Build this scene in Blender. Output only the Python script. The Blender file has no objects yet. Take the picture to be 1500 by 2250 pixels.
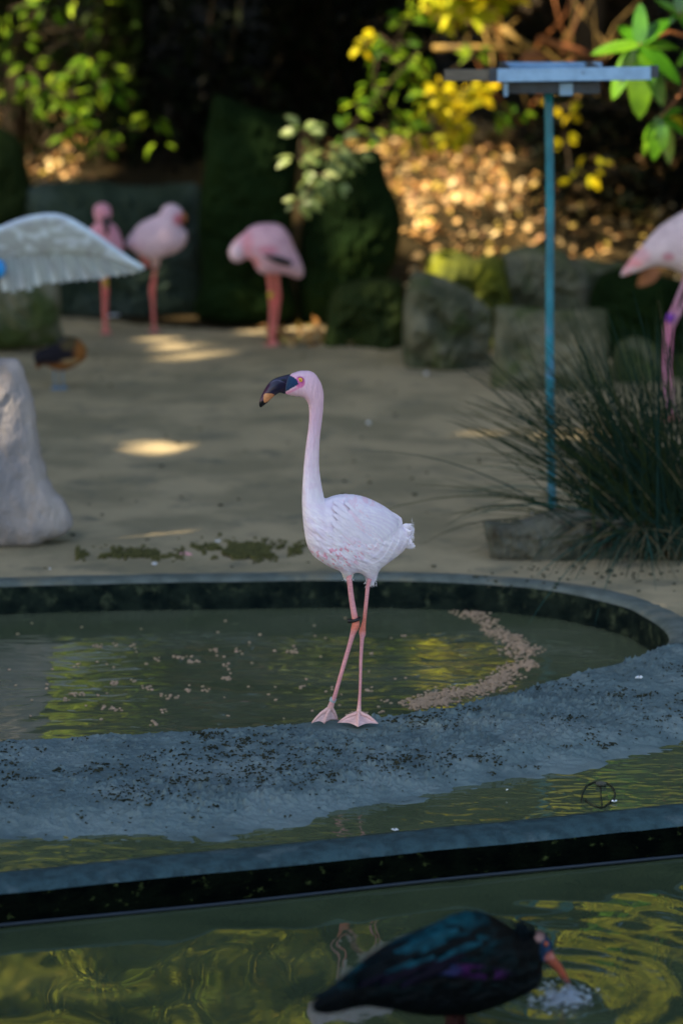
import bpy, math, random
import numpy as np
from mathutils import Vector, Matrix, noise as mnoise
R = math.radians
rnd = random.Random(7)
rs = np.random.RandomState(11)
S = bpy.context.scene
COL = S.collection

# ------------------------------------------------------------------ camera, sky, sun, exposure
H = 1.9; PITCH = R(11.44); F = 6250.0; CX, CY = 750.0, 1125.0
cd = bpy.data.cameras.new('camera'); cam = bpy.data.objects.new('camera', cd); COL.objects.link(cam)
cam.location = (0, 0, H); cam.rotation_euler = (math.pi/2 - PITCH, 0, 0)
cd.sensor_fit = 'VERTICAL'; cd.sensor_height = 36; cd.sensor_width = 24; cd.lens = 100
cd.clip_start = 0.1; cd.clip_end = 400
cd.dof.use_dof = True; cd.dof.focus_distance = 6.88; cd.dof.aperture_fstop = 2.3
S.camera = cam

SUN = Vector((-0.62, -0.34, 0.62)).normalized()          # direction towards the sun
w = bpy.data.worlds.new('World'); S.world = w; w.use_nodes = True
wn = w.node_tree; bg = wn.nodes['Background']
sky = wn.nodes.new('ShaderNodeTexSky'); sky.sky_type = 'NISHITA'; sky.sun_disc = False
sky.ozone_density = 0.4; sky.dust_density = 1.6; sky.air_density = 1.0
sky.sun_elevation = math.asin(SUN.z); sky.sun_rotation = math.atan2(SUN.x, SUN.y)
wn.links.new(sky.outputs[0], bg.inputs[0]); bg.inputs[1].default_value = 0.105
sl = bpy.data.lights.new('sun', 'SUN'); so = bpy.data.objects.new('sun', sl); COL.objects.link(so)
sl.energy = 5.0; sl.angle = R(0.8); sl.color = (1.0, 0.82, 0.56)
so.rotation_euler = SUN.to_track_quat('Z', 'Y').to_euler()
S.view_settings.view_transform = 'Standard'; S.view_settings.look = 'None'
S.view_settings.exposure = 1.85; S.view_settings.gamma = 1; S.view_settings.use_curve_mapping = False
S.render.engine = 'CYCLES'
S.cycles.max_bounces = 6; S.cycles.diffuse_bounces = 3; S.cycles.glossy_bounces = 3
S.cycles.transmission_bounces = 4; S.cycles.transparent_max_bounces = 8
S.cycles.sample_clamp_indirect = 4.0; S.cycles.use_denoising = True

# ------------------------------------------------------------------ geometry of the view: pixel of the photograph -> place
sP, cP = math.sin(PITCH), math.cos(PITCH)
def ray(px, py):
    a = (px-CX)/F; b = (CY-py)/F
    return Vector((a, cP + b*sP, -sP + b*cP))
def G(px, py, z=0.0):
    d = ray(px, py); t = (z-H)/d.z
    return Vector((d.x*t, d.y*t, z))
def W(px, py, Y):
    d = ray(px, py); t = Y/d.y
    return Vector((d.x*t, Y, H+d.z*t))

# ------------------------------------------------------------------ noise (numpy)
def _hash(ix, iy, seed):
    n = (ix.astype(np.int64)*374761393 + iy.astype(np.int64)*668265263 + seed*974634533) & 0x7fffffff
    n = ((n ^ (n >> 13))*1274126177) & 0x7fffffff
    n = n ^ (n >> 16)
    return (n & 0xffff)/65535.0
def vnoise(x, y, seed=0):
    x = np.asarray(x, float); y = np.asarray(y, float)
    ix = np.floor(x); iy = np.floor(y); fx = x-ix; fy = y-iy
    fx = fx*fx*(3-2*fx); fy = fy*fy*(3-2*fy)
    a = _hash(ix, iy, seed); b = _hash(ix+1, iy, seed); c = _hash(ix, iy+1, seed); d = _hash(ix+1, iy+1, seed)
    return (a*(1-fx)+b*fx)*(1-fy) + (c*(1-fx)+d*fx)*fy
def fbm(x, y, o=4, seed=0):
    s = 0; a = .5; t = 0
    x = np.asarray(x, float); y = np.asarray(y, float)
    for k in range(o):
        s = s + a*vnoise(x, y, seed+k*17); t += a; a *= .5; x, y = 2*(.8*x-.6*y)+3.7, 2*(.6*x+.8*y)+1.9
    return s/t
def GS(px, py):
    d = ray(px, py); t = 13.9/d.y
    for k in range(400):
        p = Vector((0, 0, H))+d*t
        if p.z <= float(base_h(np.array([p.x]), np.array([p.y]))[0]): break
        t += .03
    return p
def smooth(a, b, x):
    t = np.clip((np.asarray(x, float)-a)/(b-a), 0, 1); return t*t*(3-2*t)

# ------------------------------------------------------------------ objects
def setp(o, label=None, cat=None, group=None, kind=None):
    if label: o['label'] = label
    if cat: o['category'] = cat
    if group: o['group'] = group
    if kind: o['kind'] = kind
    return o
def empty(name, loc, label, cat, group=None):
    o = bpy.data.objects.new(name, None); COL.objects.link(o); o.location = loc; o.empty_display_size = .1
    bpy.context.view_layer.update() if False else None
    return setp(o, label, cat, group)
class MB:
    def __init__(s): s.v = []; s.f = []; s.m = []; s.c = []
    def add(s, verts, faces, mi=0, col=None):
        n = len(s.v); s.v += [tuple(v) for v in verts]
        s.f += [tuple(i+n for i in f) for f in faces]; s.m += [mi]*len(faces)
        if col is None: col = (1, 1, 1)
        if len(verts) and not hasattr(col[0], '__len__'): s.c += [tuple(col)]*len(verts)
        else: s.c += [tuple(c) for c in col]
    def box(s, c, d, mi=0, col=None, rot=None, bev=0):
        x, y, z = [q/2 for q in d]; c = Vector(c)
        pts = [Vector((i*x, j*y, k*z)) for k in (-1, 1) for j in (-1, 1) for i in (-1, 1)]
        if rot is not None: pts = [rot @ p for p in pts]
        s.add([p+c for p in pts], [(0, 2, 3, 1), (4, 5, 7, 6), (0, 1, 5, 4), (2, 6, 7, 3), (0, 4, 6, 2), (1, 3, 7, 5)], mi, col)
    def tube(s, pts, rad, n=8, mi=0, col=None, cap=True, flat=None):
        pts = [Vector(p) for p in pts]
        if not hasattr(rad, '__len__'): rad = [rad]*len(pts)
        vs = []; prev = None
        for i, p in enumerate(pts):
            t = (pts[min(i+1, len(pts)-1)]-pts[max(i-1, 0)])
            if t.length < 1e-9: t = Vector((0, 0, 1))
            t.normalize()
            if prev is None:
                u = t.cross(Vector((0, 1, 0)));
                if u.length < .1: u = t.cross(Vector((1, 0, 0)))
            else: u = prev - t*prev.dot(t)
            u.normalize(); prev = u; v = t.cross(u)
            for k in range(n):
                a = 2*math.pi*k/n
                vs.append(p + (u*math.cos(a) + v*math.sin(a)*(flat or 1))*rad[i])
        fs = []
        for i in range(len(pts)-1):
            for k in range(n):
                fs.append((i*n+k, i*n+(k+1) % n, (i+1)*n+(k+1) % n, (i+1)*n+k))
        if cap: fs.append(tuple(range(n-1, -1, -1))); fs.append(tuple((len(pts)-1)*n+k for k in range(n)))
        if col is not None and hasattr(col[0], '__len__'):
            col = [col[i] for i in range(len(pts)) for k in range(n)]
        s.add(vs, fs, mi, col)
    def ball(s, c, r, nu=10, nv=6, mi=0, col=None):
        if not hasattr(r, '__len__'): r = (r, r, r)
        vs = [(c[0], c[1], c[2]-r[2])]
        for j in range(1, nv):
            b = -math.pi/2+math.pi*j/nv
            for i in range(nu):
                a = 2*math.pi*i/nu
                vs.append((c[0]+r[0]*math.cos(a)*math.cos(b), c[1]+r[1]*math.sin(a)*math.cos(b), c[2]+r[2]*math.sin(b)))
        vs.append((c[0], c[1], c[2]+r[2])); L = len(vs)-1
        fs = [(0, 1+(i+1) % nu, 1+i) for i in range(nu)]
        for j in range(nv-2):
            for i in range(nu):
                a = 1+j*nu
                fs.append((a+i, a+(i+1) % nu, a+nu+(i+1) % nu, a+nu+i))
        a = 1+(nv-2)*nu
        fs += [(a+i, a+(i+1) % nu, L) for i in range(nu)]
        s.add(vs, fs, mi, col)
    def build(s, name, mats, parent=None, flat=False, kind=None):
        me = mesh_of(name, s.v, s.f, mats, s.m, s.c, flat)
        return link(name, me, parent, kind)
def mesh_of(name, v, f, mats, mi=None, c=None, flat=False):
    me = bpy.data.meshes.new(name); me.from_pydata(v, [], f)
    for m in (mats if isinstance(mats, (list, tuple)) else [mats]): me.materials.append(m)
    if mi is not None and any(mi): me.polygons.foreach_set('material_index', mi)
    if c is not None and len(c) == len(me.vertices):
        at = me.color_attributes.new('Col', 'FLOAT_COLOR', 'POINT')
        a = np.ones((len(c), 4), np.float32); a[:, :3] = np.array(c, np.float32)[:, :3]
        at.data.foreach_set('color', a.ravel())
    if not flat: me.polygons.foreach_set('use_smooth', [True]*len(me.polygons))
    me.update(); return me
def link(name, me, parent=None, kind=None):
    o = bpy.data.objects.new(name, me); COL.objects.link(o)
    if parent is not None:
        o.parent = parent
        L = parent.location
        p = parent.parent
        tot = Vector(L)
        while p is not None: tot += Vector(p.location); p = p.parent
        o.location = -tot if not o.get('_loc') else o.location
    if kind: o['kind'] = kind
    return o
# every mesh below is given in world coordinates; link() cancels its parent's offset

# ------------------------------------------------------------------ materials
def mat(name, c1=(.5, .5, .5), c2=None, scale=8, rough=.7, r2=None, bump=0, bscale=40, stretch=(1, 1, 1), detail=6,
        attr=False, spec=.5, metal=0, transl=0, lo=.35, hi=.65, c3=None, s3=3, lo3=.5, hi3=.6, rand=0, sss=0, ior=1.45, sheen=0, z_moss=None):
    m = bpy.data.materials.new(name); m.use_nodes = True; nt = m.node_tree; N = nt.nodes; L = nt.links
    P = N['Principled BSDF']
    tc = N.new('ShaderNodeTexCoord'); geo = N.new('ShaderNodeNewGeometry'); mp = N.new('ShaderNodeMapping'); mp.inputs['Scale'].default_value = stretch
    L.new(geo.outputs['Position'], mp.inputs[0])
    def nz(sc, d=detail, r=.6):
        n = N.new('ShaderNodeTexNoise'); n.inputs['Scale'].default_value = sc; n.inputs['Detail'].default_value = d
        n.inputs['Roughness'].default_value = r; L.new(mp.outputs[0], n.inputs['Vector']); return n.outputs['Fac']
    def ramp(src, a, b):
        r = N.new('ShaderNodeMapRange'); r.inputs['From Min'].default_value = a; r.inputs['From Max'].default_value = b
        r.interpolation_type = 'SMOOTHSTEP'; L.new(src, r.inputs['Value']); return r.outputs[0]
    def mix(fac, a, b, mode='MIX'):
        x = N.new('ShaderNodeMix'); x.data_type = 'RGBA'; x.blend_type = mode
        for i, q in ((0, fac), (6, a), (7, b)):
            if isinstance(q, (int, float)): x.inputs[i].default_value = q
            elif isinstance(q, tuple): x.inputs[i].default_value = (*q, 1)
            else: L.new(q, x.inputs[i])
        return x.outputs[2]
    if attr:
        at = N.new('ShaderNodeAttribute'); at.attribute_name = 'Col'; col = at.outputs['Color']
        if c2: col = mix(ramp(nz(scale), lo, hi), col, mix(1.0, col, tuple(c2), 'MULTIPLY'))
    else:
        col = mix(ramp(nz(scale), lo, hi), tuple(c1), tuple(c2 or c1))
    if c3: col = mix(ramp(nz(s3, 8), lo3, hi3), col, tuple(c3))
    if rand:
        oi = N.new('ShaderNodeObjectInfo'); hs = N.new('ShaderNodeHueSaturation')
        mr = N.new('ShaderNodeMapRange'); mr.inputs['To Min'].default_value = 1-rand; mr.inputs['To Max'].default_value = 1+rand
        L.new(oi.outputs['Random'], mr.inputs['Value']); L.new(mr.outputs[0], hs.inputs['Value'])
        mr2 = N.new('ShaderNodeMapRange'); mr2.inputs['To Min'].default_value = .5+rand*.06; mr2.inputs['To Max'].default_value = .5-rand*.06
        L.new(oi.outputs['Random'], mr2.inputs['Value']); L.new(mr2.outputs[0], hs.inputs['Hue'])
        L.new(col, hs.inputs['Color']); col = hs.outputs[0]
    L.new(col, P.inputs['Base Color'])
    P.inputs['Roughness'].default_value = rough
    if r2 is not None:
        rr = N.new('ShaderNodeMapRange'); rr.inputs['To Min'].default_value = rough; rr.inputs['To Max'].default_value = r2
        L.new(ramp(nz(scale*1.7), .4, .6), rr.inputs['Value']); L.new(rr.outputs[0], P.inputs['Roughness'])
    P.inputs['Specular IOR Level'].default_value = spec; P.inputs['Metallic'].default_value = metal; P.inputs['IOR'].default_value = ior
    if sheen: P.inputs['Sheen Weight'].default_value = sheen
    if sss: P.inputs['Subsurface Weight'].default_value = sss; P.inputs['Subsurface Radius'].default_value = (.01, .006, .004)
    if bump:
        b = N.new('ShaderNodeBump'); b.inputs['Strength'].default_value = min(1, bump*1.0); b.inputs['Distance'].default_value = .01*bump
        L.new(nz(bscale, 8), b.inputs['Height']); L.new(b.outputs[0], P.inputs['Normal'])
    if transl:
        t = N.new('ShaderNodeBsdfTranslucent'); L.new(mix(.0, col, (1., 1., .4)), t.inputs[0])
        ms = N.new('ShaderNodeMixShader'); ms.inputs[0].default_value = transl
        L.new(P.outputs[0], ms.inputs[1]); L.new(t.outputs[0], ms.inputs[2])
        L.new(ms.outputs[0], N['Material Output'].inputs[0])
    return m
def water_mat(name, c1, c2, dist, sc, ring=None, stretch=(1, 1, 1)):
    m = bpy.data.materials.new(name); m.use_nodes = True; nt = m.node_tree; N = nt.nodes; L = nt.links
    P = N['Principled BSDF']; geo = N.new('ShaderNodeNewGeometry')
    n = N.new('ShaderNodeTexNoise'); n.inputs['Scale'].default_value = 3.2; n.inputs['Detail'].default_value = 5
    mp0 = N.new('ShaderNodeMapping'); mp0.inputs['Scale'].default_value = (1, 1.6, 1)
    L.new(geo.outputs['Position'], mp0.inputs[0]); L.new(mp0.outputs[0], n.inputs['Vector'])
    x = N.new('ShaderNodeMix'); x.data_type = 'RGBA'; x.inputs[6].default_value = (*c1, 1); x.inputs[7].default_value = (*c2, 1)
    mr = N.new('ShaderNodeMapRange'); mr.inputs['From Min'].default_value = .35; mr.inputs['From Max'].default_value = .65
    L.new(n.outputs['Fac'], mr.inputs['Value']); L.new(mr.outputs[0], x.inputs[0]); L.new(x.outputs[2], P.inputs['Base Color'])
    P.inputs['Roughness'].default_value = .015; P.inputs['IOR'].default_value = 1.4; P.inputs['Specular IOR Level'].default_value = .5
    mp = N.new('ShaderNodeMapping'); mp.inputs['Scale'].default_value = stretch; L.new(geo.outputs['Position'], mp.inputs[0])
    a = N.new('ShaderNodeTexNoise'); a.inputs['Scale'].default_value = sc; a.inputs['Detail'].default_value = 1; a.inputs['Distortion'].default_value = .7
    L.new(mp.outputs[0], a.inputs['Vector']); h = a.outputs['Fac']
    if ring:
        for (cx, cy, k, amp, fall) in ring:
            sb = N.new('ShaderNodeVectorMath'); sb.operation = 'DISTANCE'; sb.inputs[1].default_value = (cx, cy, 0)
            fl = N.new('ShaderNodeVectorMath'); fl.operation = 'MULTIPLY'; fl.inputs[1].default_value = (1, 1, 0)
            L.new(geo.outputs['Position'], fl.inputs[0]); L.new(fl.outputs[0], sb.inputs[0])
            d = sb.outputs['Value']
            m1 = N.new('ShaderNodeMath'); m1.operation = 'MULTIPLY_ADD'; m1.inputs[1].default_value = k; L.new(d, m1.inputs[0])
            m0 = N.new('ShaderNodeMath'); m0.operation = 'MULTIPLY'; m0.inputs[1].default_value = 6; L.new(n.outputs['Fac'], m0.inputs[0]); L.new(m0.outputs[0], m1.inputs[2])
            si = N.new('ShaderNodeMath'); si.operation = 'SINE'; L.new(m1.outputs[0], si.inputs[0])
            fo = N.new('ShaderNodeMapRange'); fo.inputs['From Min'].default_value = 0; fo.inputs['From Max'].default_value = fall
            fo.inputs['To Min'].default_value = amp; fo.inputs['To Max'].default_value = 0; L.new(d, fo.inputs['Value'])
            mu = N.new('ShaderNodeMath'); mu.operation = 'MULTIPLY_ADD'; L.new(si.outputs[0], mu.inputs[0]); L.new(fo.outputs[0], mu.inputs[1]); L.new(h, mu.inputs[2])
            h = mu.outputs[0]
    b = N.new('ShaderNodeBump'); b.inputs['Strength'].default_value = 1; b.inputs['Distance'].default_value = dist
    L.new(h, b.inputs['Height']); L.new(b.outputs[0], P.inputs['Normal'])
    return m

M = {}
M['sand'] = mat('sand', (.385, .315, .19), (.25, .215, .13), 2.2, .9, bump=.5, bscale=45, spec=.2, c3=(.17, .16, .11), s3=5, lo3=.52, hi3=.72, lo=.4, hi=.62)
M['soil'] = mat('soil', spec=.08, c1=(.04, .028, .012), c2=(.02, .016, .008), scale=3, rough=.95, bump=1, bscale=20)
M['mud'] = mat('mud', (.11, .162, .165), (.075, .115, .12), 9, .5, r2=.7, bump=.5, bscale=320, c3=(.135, .185, .185), s3=3.5, spec=.38)
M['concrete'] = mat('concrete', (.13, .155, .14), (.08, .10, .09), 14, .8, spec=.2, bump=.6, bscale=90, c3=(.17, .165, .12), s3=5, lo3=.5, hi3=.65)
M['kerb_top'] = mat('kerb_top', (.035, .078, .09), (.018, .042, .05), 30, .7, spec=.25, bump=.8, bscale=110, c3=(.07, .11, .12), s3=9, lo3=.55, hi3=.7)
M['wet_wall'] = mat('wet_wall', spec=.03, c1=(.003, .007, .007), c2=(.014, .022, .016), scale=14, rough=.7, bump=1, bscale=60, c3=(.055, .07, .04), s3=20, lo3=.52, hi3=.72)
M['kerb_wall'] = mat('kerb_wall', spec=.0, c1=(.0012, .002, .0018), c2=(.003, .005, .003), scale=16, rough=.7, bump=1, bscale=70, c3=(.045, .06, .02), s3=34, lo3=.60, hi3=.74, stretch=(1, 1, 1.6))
M['mossy'] = mat('mossy_rock', spec=.08, c1=(.022, .034, .010), c2=(.011, .02, .005), scale=2.5, rough=.9, bump=1, bscale=18, c3=(.06, .085, .02), s3=1.6, lo3=.5, hi3=.68)
M['darkrock'] = mat('dark_rock', spec=.02, c1=(.009, .020, .006), c2=(.004, .009, .003), scale=2.5, rough=.95, bump=1, bscale=18, c3=(.016, .028, .005), s3=1.8, lo3=.5, hi3=.7)
M['wallrock'] = mat('wall_rock', (.035, .055, .04), (.018, .03, .02), 3, .9, bump=1, bscale=18, spec=.1, c3=(.06, .085, .075), s3=2, lo3=.5, hi3=.7)
M['greyrock'] = mat('grey_rock', spec=.12, c1=(.16, .155, .105), c2=(.055, .062, .036), scale=4, rough=.85, bump=1, bscale=22, c3=(.05, .07, .022), s3=3, lo3=.48, hi3=.62)
M['yellowmoss'] = mat('yellow_moss_rock', spec=.1, c1=(.05, .06, .012), c2=(.15, .16, .010), scale=3, rough=.9, bump=1, bscale=22, c3=(.10, .10, .065), s3=4, lo3=.55, hi3=.7)
M['palerock'] = mat('pale_rock', (.40, .345, .31), (.23, .215, .22), 6, .75, bump=1, bscale=30, c3=(.36, .24, .14), s3=4, lo3=.55, hi3=.7, stretch=(1, 1, .45))
M['trough'] = mat('stone_trough', spec=.12, c1=(.11, .115, .09), c2=(.04, .035, .022), scale=12, rough=.85, bump=1, bscale=50, c3=(.14, .155, .14), s3=6, lo3=.55, hi3=.7)
M['moss'] = mat('moss', (.05, .05, .012), (.09, .085, .02), 40, .95)
M['bark'] = mat('bark', spec=.1, c1=(.05, .036, .022), c2=(.03, .024, .016), scale=8, rough=.9, bump=1, bscale=25)
M['twig'] = mat('twig', (.28, .18, .04), (.09, .055, .012), 6, .7)
M['redtwig'] = mat('red_twig', (.30, .11, .03), (.12, .04, .012), 6, .6)
M['leaf'] = mat('leaf', attr=True, c2=(.6, .7, .6), scale=6, rough=.6, spec=.12, transl=.4)
M['leaf1'] = mat('green_leaf', (.13, .24, .008), (.07, .15, .006), 9, .6, spec=.15, transl=.45, rand=.5)
M['leafpale'] = mat('pale_leaf', (.22, .29, .10), (.14, .21, .06), 9, .45, transl=.4, rand=.4)
M['leafyel'] = mat('yellow_leaf', (.60, .50, .008), (.40, .36, .008), 9, .6, spec=.15, transl=.45, rand=.4)
M['rhodo'] = mat('glossy_leaf', (.10, .26, .012), (.06, .17, .01), 9, .22, transl=.3, rand=.3, spec=.7)
M['litter'] = mat('leaf_litter', attr=True, c2=(.6, .55, .5), scale=9, rough=.6, transl=.15)
M['blade'] = mat('grass_blade', attr=True, rough=.6, spec=.1, transl=.2, c2=(.7, .8, .8), scale=12)
M['debris'] = mat('debris', spec=.1, c1=(.014, .018, .012), c2=(.05, .052, .032), scale=60, rough=.85)
M['pellet'] = mat('pellet', (.46, .31, .20), (.34, .23, .14), 60, .7, rand=.25)
M['white'] = mat('white_down', (.8, .82, .85), (.7, .72, .75), 60, .8)
M['pinkdown'] = mat('pink_down', (.6, .25, .27), (.7, .4, .4), 60, .8)
M['plum'] = mat('plumage', attr=True, rough=.75, c2=(.93, .91, .95), scale=55, spec=.2, bump=.32, bscale=330, stretch=(1, 1, .3), sheen=.1)
M['skin'] = mat('pink_skin', attr=True, rough=.5, c2=(.8, .75, .75), scale=160, bump=.35, bscale=260, stretch=(.6, .6, 3))
M['beak'] = mat('beak', attr=True, rough=.3, c2=(.75, .75, .8), scale=90, bump=.08, bscale=250)
M['farplum'] = mat('far_plumage', attr=True, rough=.85, c2=(.85, .82, .85), scale=18, spec=.2)
M['dark'] = mat('dark_plumage', attr=True, rough=.5, c2=(.35, .42, .45), scale=26, spec=.06, bump=.5, bscale=90, stretch=(.5, 1, 1.6))
M['eye'] = mat('eye', attr=True, rough=.08)
M['black'] = mat('black_plastic', (.008, .008, .01), rough=.35)
M['greyband'] = mat('grey_ring', (.32, .38, .42), rough=.35)
M['yellowband'] = mat('yellow_ring', (.5, .38, .02), rough=.4)
M['blueband'] = mat('blue_ring', (.02, .30, .75), rough=.4)
M['pole'] = mat('painted_pole', (.008, .22, .30), (.006, .12, .18), 9, .42, r2=.6, c3=(.06, .20, .32), s3=22, lo3=.58, hi3=.66, stretch=(1, 1, .6))
M['rail'] = mat('blue_metal', (.22, .42, .66), (.17, .33, .54), 22, .4, c3=(.06, .11, .17), s3=30, lo3=.62, hi3=.74)
M['darkmetal'] = mat('dark_metal', (.03, .05, .075), (.02, .03, .045), 14, .55)
M['wood'] = mat('grey_wood', (.15, .14, .11), (.09, .085, .07), 22, .8, stretch=(.3, 1, 3))
M['liner'] = mat('liner', (.012, .02, .03), rough=.5)
M['foam'] = mat('foam', (.75, .85, .95), rough=.03, spec=.6)
M['foam'].node_tree.nodes['Principled BSDF'].inputs['Transmission Weight'].default_value = .85; M['foam'].node_tree.nodes['Principled BSDF'].inputs['IOR'].default_value = 1.33
M['water_pond'] = water_mat('pond_water', (.070, .088, .045), (.10, .115, .068), .0030, 7, ring=[(-1.15, 7.35, 60, .45, .6)], stretch=(1, 2.2, 1))
M['water_channel'] = water_mat('channel_water', (.065, .085, .045), (.085, .105, .055), .0022, 14, stretch=(1, 1.8, 1))
M['water_low'] = water_mat('lower_water', (.052, .072, .036), (.034, .050, .026), .020, 4.0, ring=[(.42, 5.3, 70, .03, 1.0)], stretch=(1, .5, 1))

# ------------------------------------------------------------------ outlines of pond, bank, kerb
def spline(pts, n=8, closed=False):
    P = [np.array(p, float) for p in pts]; out = []; m = len(P)
    rng = range(m if closed else m-1)
    for i in rng:
        p0 = P[(i-1) % m] if closed else P[max(i-1, 0)]; p1 = P[i]; p2 = P[(i+1) % m]
        p3 = P[(i+2) % m] if closed else P[min(i+2, m-1)]
        for k in range(n):
            t = k/n
            out.append(.5*((2*p1)+(-p0+p2)*t+(2*p0-5*p1+4*p2-p3)*t*t+(-p0+3*p1-3*p2+p3)*t**3))
    if not closed: out.append(P[-1])
    return np.array(out)
far_px = [(-900, 1470), (-800, 1390), (-500, 1322), (-200, 1295), (0, 1286), (250, 1279), (500, 1275), (750, 1272), (1000, 1277), (1200, 1293), (1350, 1325), (1430, 1362), (1464, 1396)]
near_px = [(1458, 1416), (1400, 1442), (1300, 1468), (1200, 1496), (1150, 1516), (1000, 1548), (830, 1573), (750, 1579), (560, 1593), (375, 1606), (190, 1617), (0, 1626), (-300, 1632), (-600, 1618), (-850, 1550)]
far_w = [tuple(G(x, y)[:2]) for x, y in far_px]; near_w = [tuple(G(x, y)[:2]) for x, y in near_px]
pond = spline(far_w+near_w, 5, True)
def inside(px, py, poly):
    px = np.asarray(px, float); py = np.asarray(py, float); r = np.zeros(px.shape, bool)
    x0, y0 = poly[-1]
    for x1, y1 in poly:
        if y1 != y0:
            c = ((y1 > py) != (y0 > py)) & (px < (x0-x1)*(py-y1)/(y0-y1+1e-12)+x1); r ^= c
        x0, y0 = x1, y1
    return r
def dist(px, py, poly):
    d = np.full(np.shape(px), 1e9); x0, y0 = poly[-1]
    for x1, y1 in poly:
        ex, ey = x1-x0, y1-y0; l = ex*ex+ey*ey+1e-12
        t = np.clip(((px-x0)*ex+(py-y0)*ey)/l, 0, 1)
        d = np.minimum(d, np.hypot(px-x0-t*ex, py-y0-t*ey)); x0, y0 = x1, y1
    return d
# near edge of the pond carried on to both sides (v = 0 of the mud bank), as y over pixel column
ne = np.array([(-3600, 1560), (-1500, 1600), (-850, 1625), (-600, 1630), (-300, 1632), (0, 1626), (190, 1617), (375, 1606), (560, 1593), (750, 1579), (830, 1573), (1000, 1548), (1150, 1516), (1200, 1496), (1300, 1468), (1400, 1442), (1458, 1418), (1520, 1404), (1700, 1390), (2200, 1380), (4200, 1380)], float)
ch = np.array([(-3600, 1900), (-1500, 1880), (-300, 1852), (0, 1846), (200, 1845), (375, 1843), (500, 1838), (620, 1818), (750, 1790), (1000, 1738), (1250, 1694), (1500, 1640), (1800, 1600), (2600, 1560), (4200, 1540)], float)
kb = np.array([(-3600, 2150), (-1500, 2040), (0, 1911), (375, 1883), (750, 1842), (1125, 1803), (1500, 1762), (2600, 1680), (4200, 1600)], float)
kf = np.array([(-3600, 2190), (-1500, 2077), (0, 1946), (375, 1922), (750, 1883), (1125, 1841), (1500, 1801), (2600, 1715), (4200, 1632)], float)
ZC, ZK, ZP, ZL = -.06, -.045, -.09, -.126
def curve_y(tab, X, z):               # world Y of an outline at world X
    P = np.array([G(x, y, z)[:2] for x, y in tab]); return np.interp(X, P[:, 0], P[:, 1])

# ------------------------------------------------------------------ the ground
def base_h(X, Y):
    z = .015*(fbm(X*1.5+5, Y*1.5, 3, 3)-.5) + .012*(fbm(X*6, Y*6, 3, 9)-.5)
    z = z + .006*(fbm(X*22, Y*22, 3, 19)-.5)
    back = np.clip(Y-13.7, 0, None)
    k = smooth(14.5, 15.3, Y)
    z = z*(1-k) + k*(.30 + .15*np.clip(Y-14.2, 0, 12) + .35*np.clip(Y-24, 0, 30) + .12*(fbm(X*.9, Y*.9, 4, 5)-.5))
    z = np.where(Y > 54, np.minimum(z, 10+0*z), z)
    return z
xs = np.unique(np.concatenate([np.linspace(-60, -6, 24), np.linspace(-6, -2.6, 30), np.arange(-2.6, 2.6, .022), np.linspace(2.6, 6, 30), np.linspace(6, 60, 24)]))
ys = np.unique(np.concatenate([np.linspace(-30, 3, 20), np.linspace(3, 6.2, 16), np.arange(6.2, 9.5, .022), np.arange(9.5, 15, .04), np.linspace(15, 24, 60), np.linspace(24, 110, 40)]))
XX, YY = np.meshgrid(xs, ys)
ZZ = base_h(XX, YY)
dp = dist(XX, YY, pond); ip = inside(XX, YY, pond)
bankY = curve_y(ne, XX, 0.0)
low = ((YY < bankY+.03) & (np.abs(XX) < 3.3) & (YY > 2.0)) | ip | ((dp < .07))
ZZ = np.where(low, -.5, ZZ)
ny, nx = XX.shape
vv = np.stack([XX.ravel(), YY.ravel(), ZZ.ravel()], 1)
idx = np.arange(nx*ny).reshape(ny, nx)
ff = np.stack([idx[:-1, :-1].ravel(), idx[:-1, 1:].ravel(), idx[1:, 1:].ravel(), idx[1:, :-1].ravel()], 1)
ymid = (YY[:-1, :-1]+YY[1:, 1:]).ravel()/2; xmid = (XX[:-1, :-1]+XX[1:, 1:]).ravel()/2
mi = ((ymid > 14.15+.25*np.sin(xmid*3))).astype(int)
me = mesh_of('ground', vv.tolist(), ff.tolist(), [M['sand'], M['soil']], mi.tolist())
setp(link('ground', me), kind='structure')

# the bank of trodden mud
pxs = np.concatenate([np.linspace(-3400, -60, 90), np.arange(-50, 1552, 2.7), np.linspace(1560, 4000, 80)])
vs_ = np.concatenate([np.linspace(-.16, 0, 24), np.linspace(.004, 1.0, 250), np.linspace(1.01, 1.42, 40)])
nb = np.array([[*G(x, np.interp(x, ne[:, 0], ne[:, 1]), 0)[:2]] for x in pxs])
cb = np.array([[*G(x, np.interp(x, ch[:, 0], ch[:, 1]), ZC)[:2]] for x in pxs])
V = vs_[:, None]
BX = nb[None, :, 0]*(1-V)+cb[None, :, 0]*V; BY = nb[None, :, 1]*(1-V)+cb[None, :, 1]*V
n1 = fbm(BX*7, BY*7, 3, 31); n2 = fbm(BX*26, BY*40, 4, 41); n3 = fbm(BX*75, BY*120, 3, 51)
rid = 1-np.abs(2*fbm(BX*42, BY*70, 3, 61)-1)
amp = smooth(1.02, .8, V)*(.55+.6*smooth(.35, .6, fbm(BX*3, BY*4, 2, 77)))*smooth(1640, 1250, pxs)[None, :]**.3
z0 = -.003-.012*smooth(0, .75, V)-.045*smooth(.72, 1.0, V)-.09*smooth(1.0, 1.42, V)
BZ = z0 + .016*(n1-.5) + amp*(.009*(n2-.5)+.009*(n3-.5)+.007*smooth(.55, .75, n3)*smooth(.45, .7, n2)+.007*(smooth(.86, .98, rid)*.8-.2))
BZ = np.where((V < 0) & (pxs[None, :] > 1440), -.03-.5*smooth(-.02, -.16, V), BZ)
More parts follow.
